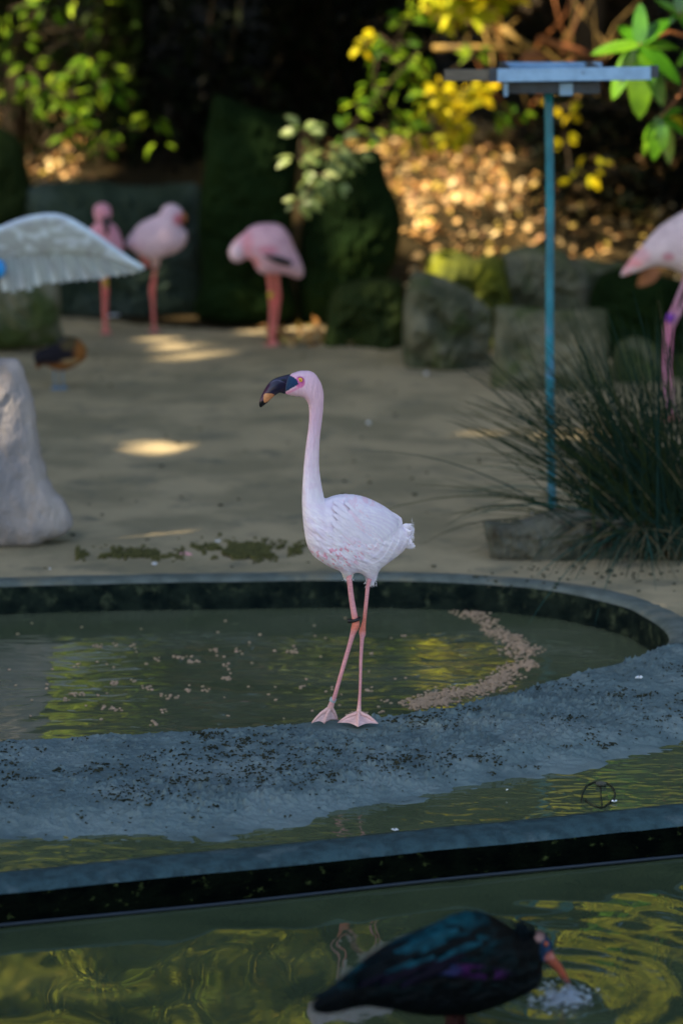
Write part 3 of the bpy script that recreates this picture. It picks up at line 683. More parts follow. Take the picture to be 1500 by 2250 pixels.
# ------------------------------------------------------------------ leaf litter on the bank
def litter(n, x0, x1, y0, y1, size, dens=None):
    X = rs.uniform(x0, x1, n); Y = rs.uniform(y0, y1, n)
    Z = base_h(X, Y)+.015+rs.uniform(0, .03, n)
    P = np.stack([X, Y, Z], 1)
    pal = np.array([(.34, .19, .06), (.42, .27, .11), (.25, .12, .035), (.17, .09, .03), (.45, .34, .17), (.34, .25, .05)])
    c = pal[rs.randint(0, 6, n)]*rs.uniform(.8, 1.9, (n, 1))
    return leaf_cloud(P, size, c, droop=.1, aspect=.65, face=(-.35, -.5, .8))
V_, F_, C_ = litter(26000, -4.5, 5, 14.7, 21, .055)
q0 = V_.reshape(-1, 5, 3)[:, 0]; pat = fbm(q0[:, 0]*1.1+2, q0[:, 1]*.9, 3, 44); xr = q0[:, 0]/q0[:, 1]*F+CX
ok = (rs.rand(len(q0)) < smooth(.40, .52, pat-.10+.30*np.exp(-((xr-990)/130)**2)*(q0[:, 1] < 17.8)+.25*np.exp(-((xr-110)/90)**2)+.18*(q0[:, 1] < 15.9)*(xr > 820)))  # litter thinned so bare dark soil stands in for the shaded bank
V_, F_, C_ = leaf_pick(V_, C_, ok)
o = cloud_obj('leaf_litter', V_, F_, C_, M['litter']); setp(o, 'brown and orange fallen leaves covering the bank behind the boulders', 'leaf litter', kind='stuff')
V_, F_, C_ = litter(260, -.35, .2, 13.3, 13.75, .05)
o = cloud_obj('fallen_leaves', V_, F_, C_, M['litter']); setp(o, 'small drift of fallen leaves at the foot of the upright slabs', 'leaf litter', kind='stuff')

# ------------------------------------------------------------------ single leaves
def leaf_mesh(name, m, wd=.45, fold=.25, curl=.25, n=6, pointed=1.0):
    v = []; f = []
    for i in range(n+1):
        t = i/n; ww = wd*.5*math.sin(math.pi*min(1, t**.8))**(.75*pointed)+.01*(1-t)
        z = -curl*t*t
        v += [(t, ww, z+fold*ww), (t, 0, z), (t, -ww, z+fold*ww)]
    for i in range(n):
        a = i*3; f += [(a, a+3, a+4, a+1), (a+1, a+4, a+5, a+2)]
    return mesh_of(name, v, f, [m])
def place_leaf(me, name, p, d, up, s, parent):
    d = Vector(d).normalized(); up = Vector(up); y = up.cross(d)
    if y.length < .05: y = Vector((0, 1, .2)).cross(d)
    y.normalize(); z = d.cross(y)
    o = bpy.data.objects.new(name, me); COL.objects.link(o); o.parent = parent
    mw = Matrix((( d.x*s, y.x*s, z.x*s, p[0]-parent.location.x), (d.y*s, y.y*s, z.y*s, p[1]-parent.location.y), (d.z*s, y.z*s, z.z*s, p[2]-parent.location.z), (0, 0, 0, 1)))
    o.matrix_local = mw; return o
lm_green = leaf_mesh('leaf', M['leaf1'], .42); lm_pale = leaf_mesh('leaf', M['leafpale'], .5); lm_yel = leaf_mesh('leaf', M['leafyel'], .7, pointed=.7); lm_rh = leaf_mesh('leaf', M['rhodo'], .36, .12, .18, 9, .75)
def spray(name, label, mesh, sprays, Y, size, mt, cat='branch', dY=.25, up=(-.5, -.5, .6), bmat='bark', nmax=290, keep=1.0):
    """a branch with leaf sprays: sprays = [(px,py,spread,count)]"""
    x0, y0 = sprays[0][0], sprays[0][1]
    t = empty(name, W(x0, y0, Y), label, cat); b = MB(); k_ = 0; prev = None
    for (px, py, sp, n) in sprays:
        c = W(px, py, Y+rnd.uniform(-dY, dY))
        if prev is not None: b.tube([prev, (prev+c)/2+Vector((0, 0, .02)), c], [.006, .005, .003], 5)
        prev = c
        for i in range(n):
            if k_ >= nmax: break
            if rnd.random() > keep: continue
            a = rnd.uniform(0, 2*math.pi); r = sp*rnd.uniform(.1, 1)/F*Y
            p = c+Vector((math.cos(a)*r, rnd.uniform(-dY, dY)*.4, math.sin(a)*r*.6))
            d = Vector((math.cos(a), rnd.uniform(-.5, .3), math.sin(a)*.6-.35))
            place_leaf(mesh, 'leaf', p, d, Vector(up)+Vector((rnd.gauss(0, .4), rnd.gauss(0, .4), rnd.gauss(0, .3))), size*rnd.uniform(.7, 1.25), t); k_ += 1
    b.build('stem', M[bmat], t); return t
spray('leafy_branch', 'pale green leafy branch hanging in front of the second upright slab', lm_pale,
      [(800, 300, 20, 5), (765, 350, 32, 20), (715, 335, 34, 24), (665, 290, 28, 14), (655, 350, 26, 8), (700, 385, 30, 12), (735, 400, 22, 9), (690, 415, 34, 16), (665, 445, 24, 12)], 12.9, .062, 'leaf')
spray('leafy_bush', 'bush of lime green leaves catching sun at the upper left', lm_green,
      [(20, 20, 60, 16), (95, 15, 40, 14), (30, 90, 50, 14), (200, 60, 25, 5), (60, 150, 45, 14), (100, 190, 40, 12), (20, 200, 45, 14), (60, 225, 40, 12), (205, 130, 25, 10), (190, 155, 30, 12),
       (240, 165, 28, 10), (215, 200, 35, 12), (150, 215, 30, 12), (100, 215, 25, 8), (250, 200, 28, 12), (165, 265, 30, 14), (155, 300, 26, 10), (215, 290, 32, 12), (220, 320, 22, 8), (280, 280, 40, 10), (350, 315, 24, 8), (340, 260, 34, 6)], 14.9, .07, 'leaf', keep=.7)
spray('leafy_bush', 'bush with green leaves beside the yellow ones, left of the feeding table', lm_green,
      [(900, 40, 40, 14), (870, 95, 40, 14), (930, 110, 30, 12), (905, 130, 26, 12), (905, 165, 24, 12), (830, 120, 35, 12), (820, 190, 40, 14), (860, 240, 40, 16), (780, 230, 34, 12), (900, 280, 34, 14), (850, 300, 30, 10), (760, 290, 25, 8), (980, 60, 50, 14), (1040, 120, 40, 10), (940, 210, 36, 14), (1130, 250, 26, 8), (1090, 260, 22, 8)], 14.8, .068, 'leaf', keep=.7)
spray('yellow_bush', 'spray of bright yellow leaves under the left end of the feeding table', lm_yel,
      [(800, 105, 18, 6), (830, 75, 14, 3), (970, 200, 34, 16), (1015, 205, 34, 18), (1050, 195, 28, 16), (990, 235, 28, 10), (945, 250, 24, 8), (1000, 275, 26, 16), (1010, 298, 20, 14), (985, 315, 16, 8), (915, 315, 20, 6), (1060, 225, 16, 6), (955, 225, 22, 8)], 14.4, .058, 'leaf')
spray('yellow_bush', 'scattered yellow leaves hanging in the dark gap right of the blue pole', lm_yel,
      [(1270, 370, 8, 3), (1305, 385, 8, 3), (1325, 365, 8, 2), (1255, 400, 8, 2), (1240, 300, 14, 3), (1255, 250, 14, 3), (1215, 235, 14, 3), (1480, 250, 12, 3)], 14.6, .06, 'leaf')
# rhododendron at upper right
rh = empty('rhododendron', W(1500, 120, 11.2), 'shrub with large glossy green leaves reaching in at the upper right', 'shrub')
rb = MB(); rc1 = W(1404, 98, 11.0); rc2 = W(1450, 258, 11.1); rc3 = W(1540, 90, 11.3); rc4 = W(1490, 30, 11.3)
rb.tube([W(1700, 60, 11.6), rc3, W(1470, 70, 11.15), rc1], [.012, .009, .007, .005], 6); rb.tube([rc3, W(1500, 200, 11.2), rc2], [.008, .006, .004], 6)
rb.tube([rc3, rc4], .006, 6)
rb.build('stem', M['redtwig'], rh)
def RL(c, px, py, dy=0, up=(0, -.55, .8)):
    e = W(px, py, c.y+dy); d = e-c; place_leaf(lm_rh, 'leaf', c, d, up, d.length, rh)
for px, py, dy in ((1407, 4, .02), (1300, 104, -.05), (1468, 30, .08), (1502, 172, -.05), (1408, 262, -.03), (1472, 230, 0), (1330, 215, .03), (1345, 160, .12), (1500, 90, .1), (1360, 40, .15), (1440, 180, -.06)): RL(rc1, px, py, dy)
for px, py, dy in ((1432, 355, 0), (1485, 362, .04), (1512, 290, 0), (1500, 230, .05), (1400, 300, .06), (1395, 340, .08), (1460, 330, -.03)): RL(rc2, px, py, dy)
for px, py, dy in ((1480, 140, 0), (1500, 0, .03), (1600, 30, 0), (1620, 120, 0), (1560, 190, -.03), (1520, 40, -.03)): RL(rc3, px, py, dy)
for px, py, dy in ((1450, 60, 0), (1440, -10, .03), (1500, -50, 0), (1540, 0, 0), (1520, 70, -.04)): RL(rc4, px, py, dy)
# bare twigs, upper right
tw = empty('bare_shrub', W(1150, 260, 15.6), 'bare shrub of golden brown twigs behind the feeding table', 'shrub')
for k in range(17):
    a = W(rnd.uniform(1000, 1380), rnd.uniform(160, 290), 15.6+rnd.uniform(-.3, .3)); b = W(rnd.uniform(920, 1420), rnd.uniform(-90, 60), 15.6+rnd.uniform(-.4, .4))
    m_ = (a+b)/2+Vector((rnd.gauss(0, .12), 0, rnd.gauss(0, .08)))
    q = MB(); q.tube([a, (a+m_)/2+Vector((rnd.gauss(0, .02), 0, 0)), m_, (m_+b)/2+Vector((rnd.gauss(0, .02), 0, 0)), b], [.008, .007, .006, .0045, .003], 6)
    q.build('twig', M['twig'] if k % 4 else M['redtwig'], tw)
for (x0, y0, x1, y1) in ((950, 105, 1150, 112), (1180, 85, 1330, 135), (1210, 95, 1300, 130), (1100, 60, 1190, 130), (960, 40, 1080, 10)):
    q = MB(); a = W(x0, y0, 15.3); b = W(x1, y1, 15.3); q.tube([a, (a+b)/2+Vector((0, 0, .01)), b], [.018, .016, .012], 6); q.build('twig', M['redtwig'] if x0 > 1150 else M['twig'], tw)
dl = empty('dead_leaf', W(1185, 120, 15.0), 'large curled orange brown dead leaf above the feeding table', 'leaf')
lm_dead = leaf_mesh('leaf_blade', M['redtwig'], .6, .5, .3); place_leaf(lm_dead, 'leaf_blade', W(1140, 142, 15.0), (1, 0, .35), (0, -.7, .7), .17, dl)
dl2 = empty('dead_leaf', W(1420, 600, 12.7), 'orange leaf on the dark boulder under the tail of the right hand flamingo', 'leaf')
place_leaf(lm_dead, 'leaf_blade', W(1450, 592, 12.8), (-1, 0, -.6), (0, -.8, .5), .13, dl2)

# ------------------------------------------------------------------ feeding table on its pole
YT = 9.35; ft = empty('feeding_table', W(1211, 1118, YT), 'metal feeding table with a pale blue rail on a thin blue green pole', 'feeding table')
q = MB(); pts = [W(1204 + 7*t + 1.5*math.sin(t*7), 200+(1118-200)*t, YT) for t in np.linspace(0, 1, 26)]
q.tube(pts, [.0148]*26, 14); q.build('pole', M['pole'], ft)
def bar(name, x0, x1, y0, y1, Y, dpt, m, ang=0):
    a = W(x0, y1, Y); b = W(x1, y0, Y); c = (a+b)/2
    q = MB(); q.box((c.x, Y+dpt/2, c.z), (b.x-a.x, dpt, b.z-a.z), rot=Matrix.Rotation(ang, 3, 'Y')); o = q.build(name, m, ft, flat=True)
    bv = o.modifiers.new('bevel', 'BEVEL'); bv.width = .002; bv.segments = 2; return o
bar('front_rail', 1090, 1430, 149, 178, YT-.20, .02, M['rail'], -R(.8))
bar('end_cap', 1074, 1092, 150, 181, YT-.203, .026, M['darkmetal'])
bar('end_cap', 1429, 1446, 144, 171, YT-.203, .026, M['darkmetal'])
bar('back_rail', 1100, 1322, 137, 150, YT+.2, .02, M['rail'])
bar('wooden_bar', 976, 1076, 153, 178, YT-.19, .03, M['wood'])
bar('side_rail', 1108, 1120, 146, 172, YT-.178, .37, M['darkmetal'])
bar('side_rail', 1306, 1318, 146, 172, YT-.178, .37, M['darkmetal'])
bar('tray', 1122, 1304, 168, 176, YT-.176, .37, M['darkmetal'])
bar('under_box', 1110, 1318, 181, 206, YT-.12, .22, M['darkmetal'])
bar('bracket', 1228, 1258, 183, 210, YT-.135, .012, M['rail'])
bar('bracket', 1106, 1116, 183, 212, YT-.135, .012, M['rail'])

# ------------------------------------------------------------------ grass tussock
gt = empty('grass_tussock', G(1440, 1235), 'big tussock of long dark green grass blades in front of the blue pole', 'grass')
q = MB(); C0 = G(1455, 1215)
def blade(b, c, tip, wd, sag, col, n=8):
    pts = []
    for k in range(n+1):
        t = k/n; p = c.lerp(tip, t)+Vector((0, 0, sag*4*t*(1-t))); pts.append(p)
    vs = []
    for k, p in enumerate(pts):
        t = k/n; d = (pts[min(k+1, n)]-pts[max(k-1, 0)]).normalized(); s = d.cross(Vector((0, 1, 0.1)));
        if s.length < .05: s = Vector((1, 0, 0))
        s.normalize(); ww = wd*(1-t)**.6*.5+.0003
        vs += [p+s*ww, p+Vector((0, -ww*.6, 0)), p-s*ww]
    fs = []
    for k in range(n):
        a = k*3; fs += [(a, a+1, a+4, a+3), (a+1, a+2, a+5, a+4)]
    b.add(vs, fs, 0, col)
for k in range(900):
    c = C0+Vector((rnd.gauss(.03, .10), rnd.gauss(0, .07), rnd.uniform(0, .10)))
    u = rnd.random()
    if u < .66:   ang = R(rnd.uniform(30, 92))
    elif u < .76: ang = R(rnd.uniform(-18, 30))
    else: ang = R(rnd.uniform(70, 140))
    L = rnd.uniform(.28, .84)**1.05*(1.0 if ang > R(5) else .75)
    if ang > R(100): L *= .7
    tip = c+Vector((-math.cos(ang)*L, rnd.gauss(-.02, .13), math.sin(ang)*L*.95))
    sag = rnd.uniform(.0, .09) if ang < R(60) else rnd.uniform(-.01, .03)
    tip.z = max(tip.z, .0)
    g = rnd.random(); col = (.014, .032, .018) if g < .6 else ((.03, .045, .012) if g < .85 else (.012, .04, .034))
    if rnd.random() < .06: col = (.16, .13, .07)
    blade(q, c, tip, rnd.uniform(.003, .0055), sag, col)
for k in range(190):   # drooping towards the water
    c = C0+Vector((rnd.gauss(-.02, .10), rnd.gauss(-.04, .05), rnd.uniform(.02, .12)))
    tip = c+Vector((rnd.uniform(-.30, .22), rnd.uniform(-.36, -.05), 0)); tip.z = rnd.uniform(-.02, .03)
    blade(q, c, tip, .0042, rnd.uniform(.02, .09), (.02, .05, .035) if rnd.random() < .8 else (.15, .12, .07))
for (tx, ty, yy) in ((1105, 1345, 8.35), (1160, 1372, 8.1), (1305, 1375, 8.05), (1225, 1340, 8.3), (1440, 1305, 8.2), (990, 1150, 8.6), (1010, 1085, 8.7), (1030, 1030, 8.8)):
    blade(q, C0+Vector((-.08, -.03, .08)), W(tx, ty, yy), .0042, .07, (.03, .10, .085), 14)
q.build('blades', M['blade'], gt, kind='stuff')
q = MB(); q.ball(C0+Vector((.04, .02, .01)), (.22, .14, .11), 18, 10); q.build('root_mound', M['soil'], gt)

# ------------------------------------------------------------------ birds: outlines inflated into bodies

# ---- the standing flamingo
Y0 = G(788, 1592).y+.005
hero = empty('flamingo', (G(760, 1592).x, Y0, 0), 'white and pale pink flamingo standing tall on the mud bank in sharp focus', 'flamingo')
out = [(672, 814.5), (690, 820), (703, 838), (709, 855), (711, 872), (709.5, 903), (706, 933), (702.5, 964), (701, 995), (701, 1025), (704.5, 1056), (710, 1085), (714, 1097), (730, 1091), (757, 1087), (791, 1090.5), (822, 1102), (852, 1119), (874, 1139), (885, 1156), (896, 1158), (902, 1172), (900, 1190),
       (884, 1211), (862, 1229), (838, 1247), (829, 1262), (823, 1278), (814, 1286), (805, 1281), (801, 1266), (791, 1257.5), (779, 1257), (776, 1266), (770, 1275), (761, 1276), (753, 1266), (746, 1253), (728, 1246), (711, 1236), (690, 1221), (676, 1200), (669, 1172), (665.5, 1142), (663.5, 1110), (663.5, 1087), (665, 1056), (667, 1025), (670, 995), (674, 964), (678, 933), (679, 903), (676, 885), (667, 873), (650, 870), (630, 866), (627, 856), (630, 840), (636, 825), (652, 817)]
def hero_rel(x, y):
    u = x*.85+y*.52; v_ = -x*.52+y*.85
    body = smooth(1085, 1125, y)
    w1 = fbm(u/26+5, v_/9, 3, 5)-.5; w2 = fbm(u/9, v_/3.6, 3, 15)-.5
    neck = fbm(x/3.2, y/16, 3, 25)-.5
    r = np.hypot((x-772)*.9, (y-1160)*1.05)+7*(fbm(x/30, y/30, 2, 35)-.5); ph = (r/13.5) % 1.0
    arcs = (1-ph)*smooth(30, 48, r)*smooth(795, 825, x)*smooth(1235, 1215, y)*smooth(1092, 1112, y)
    return body*(.0052*w1+.0022*w2+.0020*arcs)+(1-body)*.0040*neck
def hero_col(x, y):
    white = np.array([.91, .83, .89]); n = fbm(x/22, y/14, 3, 55)
    c = lerp3(white, (.84, .70, .80), smooth(.4, .7, n)*.6)
    c = lerp3(c, (.72, .46, .58), smooth(1130, 890, y)*.85)
    c = lerp3(c, (.80, .52, .60), smooth(905, 865, y)*.5)
    st = fbm(x/2.6+y*.02, y/15, 3, 71); c = lerp3(c, (.70, .44, .55), smooth(.5, .72, st)*smooth(1120, 900, y)*.5)
    st2 = fbm((x*.85+y*.52)/18, (-x*.52+y*.85)/4, 3, 73); c = lerp3(c, (.74, .64, .76), smooth(.5, .7, st2)*smooth(1080, 1130, y)*.55)
    # pink flecks low on the breast and along the wing
    u = x*.8+y*.6; v_ = -x*.6+y*.8
    sp = fbm(u/7+3, v_/4.5, 2, 65)
    zone = smooth(34, 14, np.hypot((x-735)/2.2, (y-1215)/1.1))+.75*smooth(26, 10, np.hypot((x-770)/2, y-1195))+.35*smooth(40, 20, np.hypot((x-790)/1.6, y-1110))+.3*smooth(26, 8, np.hypot((x-820)/2, y-1180))
    c = lerp3(c, (.80, .27, .36), np.clip(zone, 0, 1)*smooth(.56, .70, sp)*.75)
    c = lerp3(c, (.80, .38, .42), .30*smooth(690, 670, x)*smooth(1180, 1215, y))
    c = lerp3(c, (.80, .77, .68), smooth(1250, 1264, y)*smooth(784, 776, x)*.8)
    # bare skin about the eye, dark blue lores
    e = np.hypot(x-659, y-836); c = lerp3(c, (.62, .12, .32), smooth(13.5, 9, e)*.95)
    j = np.abs((y-862)-(x-628)*-.75); c = lerp3(c, (.72, .25, .42), smooth(5, 1, np.abs((y-864)+(x-628)*.62))*smooth(668, 655, x)*(y < 872)*.8)
    c = lerp3(c, (.75, .3, .45), smooth(4, 0, np.abs(y-(826-(x-636)*.1)))*smooth(660, 650, x)*.6)
    lore = inside(x, y, np.array([(625, 862), (640, 850), (656, 840), (654, 832), (646, 826), (630, 822), (620, 840)])); c = np.where(lore[..., None], np.array([.012, .04, .10]), c)
    return c
v, f, c, hd = inflate(out, Y0, 1.35, .86, .00085, 745, hero_rel, hero_col)
hb = MB(); hb.add(v, f, 0, c)
def hero_front(px, py):                      # depth of the front surface
    GX, GY, D, gx, gy, mk = hd; i = int(np.clip(round((px-gx[0])/(gx[1]-gx[0])), 0, len(gx)-1)); j = int(np.clip(round((py-gy[0])/(gy[1]-gy[0])), 0, len(gy)-1))
    return Y0+.00085*(px-745)-D[j, i]-float(hero_rel(np.array([px]), np.array([py]))[0])
def hfp(px, py, off=.0008): return W(px, py, hero_front(px, py)-off)
PK = (.74, .33, .36); OR = (.72, .20, .13); PL = (.78, .50, .48)
def leg(mb, pts, Yoff, cols):
    P = spline([(a, b, r) for a, b, r in pts], 5); n = len(P); pc = []
    cc = np.array(cols); tt = np.linspace(0, len(cols)-1, n)
    for t in tt: i = min(int(t), len(cols)-2); pc.append(tuple(cc[i]*(1-(t-i))+cc[i+1]*(t-i)))
    Yo = np.interp(np.linspace(0, 1, n), np.linspace(0, 1, len(Yoff)), Yoff)
    mpp = 1/890.
    mb.tube([W(a, b, Y0+yo) for (a, b, r), yo in zip(P, Yo)], [r*.5*mpp for a, b, r in P], 12, 1, pc)
leg(hb, [(766, 1262, 12), (768, 1280, 11.5), (772, 1315, 11.8), (777, 1345, 13), (780, 1361, 14), (781.5, 1372, 17), (778, 1383, 15), (774.5, 1394, 11.5), (767, 1420, 9.6), (757, 1454, 9.2), (745, 1495, 8.8), (735, 1530, 9.2), (730, 1542, 11), (726, 1553, 13.5)], [-.005, -.01, -.02, -.015, .0], [PK, PK, PK, OR, OR, PK, PK, PK, PK, PL])
leg(hb, [(812, 1272, 9), (808, 1288, 8.6), (804, 1325, 8.4), (800.5, 1360, 8.2), (798, 1375, 10.5), (796, 1386, 14.5), (796, 1394, 14), (795, 1404, 9.5), (793.5, 1430, 7.6), (792.5, 1454, 7), (791.5, 1495, 6.3), (790, 1532, 6.3), (789, 1550, 8), (788, 1564, 10.5)], [.02, .02, .012, .005, .0], [PK, PK, OR, OR, PK, PK, PK, PK, PL])
def foot(mb, heel, tips, back):
    hz = heel; rows = []
    n = 7; m_ = 6
    T_ = [Vector(t) for t in tips]
    for a, t in enumerate(T_):
        mid = hz.lerp(t, .5)+Vector((0, 0, .004)); w1 = .0048
        mb.tube([hz+Vector((0, 0, 0)), hz.lerp(t, .3)+Vector((0, 0, .002)), mid, hz.lerp(t, .8)+Vector((0, 0, .0015)), t], [.0052, .0044, .0038, .0032, .0014], 8, 1, PL)
    for a in range(2):
        A, B = T_[a], T_[a+1]; vs = []; fs = []
        for i in range(n+1):
            s = i/n
            for k in range(m_+1):
                u = k/m_; end = A.lerp(B, u); pull = 1-.13*math.sin(math.pi*u)
                p = hz.lerp(end, s*pull); p.z += -.0035*math.sin(math.pi*u)*math.sin(math.pi*s)*1+.0012
                vs.append(p)
        off = len(vs); vs += [p-Vector((0, 0, .0016)) for p in vs[:off]]
        for i in range(n):
            for k in range(m_):
                q0 = i*(m_+1)+k; fs.append((q0, q0+1, q0+m_+2, q0+m_+1)); fs.append((q0+off, q0+off+m_+1, q0+off+m_+2, q0+off+1))
        for k in range(m_): q0 = n*(m_+1)+k; fs.append((q0, q0+1, q0+1+off, q0+off))
        cl = [tuple(np.array((.80, .55, .55))*(1-.28*(1-abs(2*((j % (m_+1))/m_)-1)))) for j in range(off)]; mb.add(vs, fs, 1, cl+cl)
    mb.tube([hz, hz+Vector((.003, .016, -.006))], [.004, .002], 8, 1, PL)
foot(hb, W(726, 1553, Y0), [G(684, 1589, .004), G(712, 1590, .004), G(742, 1583, .004)], 0)
foot(hb, W(788, 1565, Y0), [G(742, 1588, .004), G(786, 1597, .004), G(830, 1590, .004)], 0)
body = hb.build('body', [M['plum'], M['skin']], hero)
# beak
bo = [(640, 823), (628, 824), (616, 827.5), (604, 831.5), (594, 838), (585, 849), (577, 863), (571.5, 876), (569, 887), (572, 895.5), (579, 891.5), (589, 883), (598, 874), (606, 867.5), (616, 862.5), (626, 865), (638, 853), (648, 845), (650, 834)]
def beak_col(x, y):
    n = fbm(x/5, y/5, 3, 5); c = lerp3((.010, .022, .055), (.03, .018, .045), n); c = lerp3(c, (.09, .03, .06), smooth(600, 582, x)*.8)
    o_ = inside(x+1.5*(n-.5), y, np.array([(579, 866), (585, 862), (596, 862), (604, 866), (601, 872), (588, 882), (580, 884)])); c = np.where(o_[..., None], np.array([.72, .33, .14]), c)
    t = (y > 880-(x-575)*.3) & (x < 588) & ~o_; c = np.where(t[..., None], np.array([.006, .006, .008]), c)
    ln = smooth(1.6, .4, np.abs(np.hypot(x-612, y-882)-46+2*np.sin(x/9)))*(x < 640)*(x > 592)*(y < 850); c = lerp3(c, (.13, .13, .2), ln*.55)
    ns = smooth(3.4, 2.4, np.hypot((x-623)/2.0, (y-833)/.7)); return lerp3(c, (.002, .002, .003), ns)
bm = MB(); v, f, c, _ = inflate(bo, Y0-.012, 1.1, .72, .0004, 620, None, beak_col, iters=700); bm.add(v, f, 0, c); bm.build('beak', M['beak'], hero)
ep = hfp(659.5, 835, 0)
em = MB(); em.ball(ep+Vector((0, .0034, 0)), (.0064, .0055, .0064), 20, 14, 0, (.75, .42, .06)); em.ball(ep+Vector((0, -.0004, 0)), (.0022, .0024, .0022), 12, 8, 0, (.003, .003, .003))
em.build('eye', M['eye'], hero)
em = MB(); em.tube([ep+Vector((math.cos(a)*.0072, .001, math.sin(a)*.0068)) for a in np.linspace(0, 2*math.pi, 22)], .0016, 6, 0, (.5, .10, .3), cap=False); em.build('eye_ring', M['skin'], hero)
# leg rings
q = MB(); c0 = W(780, 1361, Y0-.015); q.tube([c0+Vector((.0105*math.cos(a), .0115*math.sin(a), .0030*math.cos(a))) for a in np.linspace(0, 2*math.pi, 20)], .0040, 8, cap=False, flat=1.0); q.box(c0+Vector((-.0135, -.004, -.003)), (.010, .007, .010)); q.build('leg_band', M['black'], hero).data.name = 'leg_band'
q = MB(); c0 = W(731, 1538, Y0-.004); axis = (W(735, 1530, Y0)-W(729, 1544, Y0)).normalized()
q.tube([c0-axis*.005, c0-axis*.0045, c0+axis*.0045, c0+axis*.005], [.0075, .0082, .0082, .0075], 18); q.build('leg_band', M['greyband'], hero)
# folded wing: long soft feathers over the flank
wg = MB()
def feather(mb, pts, wd, surf, col, lift=.0012, n=9, mi=0, taper=.5, tilt=False):
    P = spline(pts, 4); d = np.r_[0, np.cumsum(np.linalg.norm(np.diff(P, axis=0), axis=1))]; T_ = np.linspace(0, d[-1], n+1)
    X = np.interp(T_, d, P[:, 0]); Y = np.interp(T_, d, P[:, 1]); vs = []; fs = []
    for k in range(n+1):
        t = k/n; a = max(k-1, 0); b_ = min(k+1, n); tx, ty = X[b_]-X[a], Y[b_]-Y[a]; l = math.hypot(tx, ty)+1e-6; nx_, ny_ = -ty/l, tx/l
        ww = wd*.5*(math.sin(math.pi*min(.97, .12+.86*t))**taper)
        kk = float(smooth(0, .35, t))
        for s_, lf in ((-1, .0), (0, .5*kk), (1, 1.0*kk)) if tilt else ((-1, .25), (0, 1), (1, .25)):
            vs.append(surf(X[k]+nx_*ww*s_, Y[k]+ny_*ww*s_, lift*lf+(.0006*t if not tilt else .0001)))
    for k in range(n):
        a = k*3; fs += [(a, a+3, a+4, a+1), (a+1, a+4, a+5, a+2)]
    mb.add(vs, fs, mi, col)
for k in range(17):
    t = k/16; x0, y0 = 775+t*12, 1112+t*50; ex, ey = 878-t*52, 1158+t*62
    feather(wg, [(x0, y0), (x0+(ex-x0)*.55+8*(1-t), y0+(ey-y0)*.25-2), (ex+3, ey-16), (ex-3, ey)], 10.5, hfp, (.88, .82, .88) if k % 2 else (.82, .74, .83), .0015, 12, tilt=True)
for k in range(46):
    t = k/45; x0, y0 = rnd.uniform(735, 812), 1105+t*105; feather(wg, [(x0-8, y0-6), (x0+8, y0+6), (x0+24, y0+22)], rnd.uniform(9, 13), hfp, (.87, .79, .85) if k % 5 else (.86, .68, .76), .0012, 8, tilt=True)
wg.build('wing', M['plum'], hero)
tl = MB()
for k in range(20):
    a0 = rnd.uniform(-10, 8); bx, by = 884+rnd.uniform(-4, 8), 1172+rnd.uniform(-16, 22); ex, ey = bx+rnd.uniform(10, 22), by+rnd.uniform(-22, 14)
    ex = min(ex, 912); ey = min(max(ey, 1145), 1204); dy = rnd.uniform(-.012, .02); Yb = Y0+.00085*(bx-745)
    feather(tl, [(bx, by), ((bx+ex)/2+2, (by+ey)/2-2), (ex, ey)], rnd.uniform(10, 15), lambda x, y, o_, Yb=Yb, dy=dy: W(x, y, Yb+dy-o_*3), (.86, .80, .84), .002, taper=.9)
for k in range(8):
    bx, by = 884+rnd.uniform(0, 8), 1190+rnd.uniform(-5, 8); ex, ey = 905+rnd.uniform(-6, 7), 1200+rnd.uniform(-6, 7); Yb = Y0+.00085*(bx-745)
    feather(tl, [(bx, by), ((bx+ex)/2, (by+ey)/2+2), (ex, ey)], 8, lambda x, y, o_, Yb=Yb: W(x, y, Yb-o_*3), (.87, .80, .84), .002)
tl.build('tail', M['plum'], hero)
fz = MB()
def fuzz(x, y, dx, dy, n, L, sx, sy, Yb):
    for _ in range(n):
        a = W(x+rnd.gauss(0, sx), y+rnd.gauss(0, sy), Yb+rnd.uniform(-.012, .008)); b = a+Vector(((dx+rnd.gauss(0, .35))*L, 0, (dy+rnd.gauss(0, .35))*L)); s = (b-a).cross(Vector((0, 1, 0))).normalized()*.0006
        fz.add([a+s, a-s, b], [(0, 1, 2)], 0, (.86, .83, .86))
fuzz(813, 1280, .1, -1, 160, .006, 5, 2.5, Y0+.05); fuzz(822, 1266, .8, -.5, 110, .005, 2, 8, Y0+.06); fuzz(765, 1272, 0, -1, 60, .004, 5, 1.5, Y0)
fuzz(905, 1172, 1, .2, 90, .004, 2, 12, Y0+.12); fuzz(902, 1200, .6, -.8, 60, .004, 4, 2, Y0+.12)
fz.build('down', M['plum'], hero, kind='stuff')

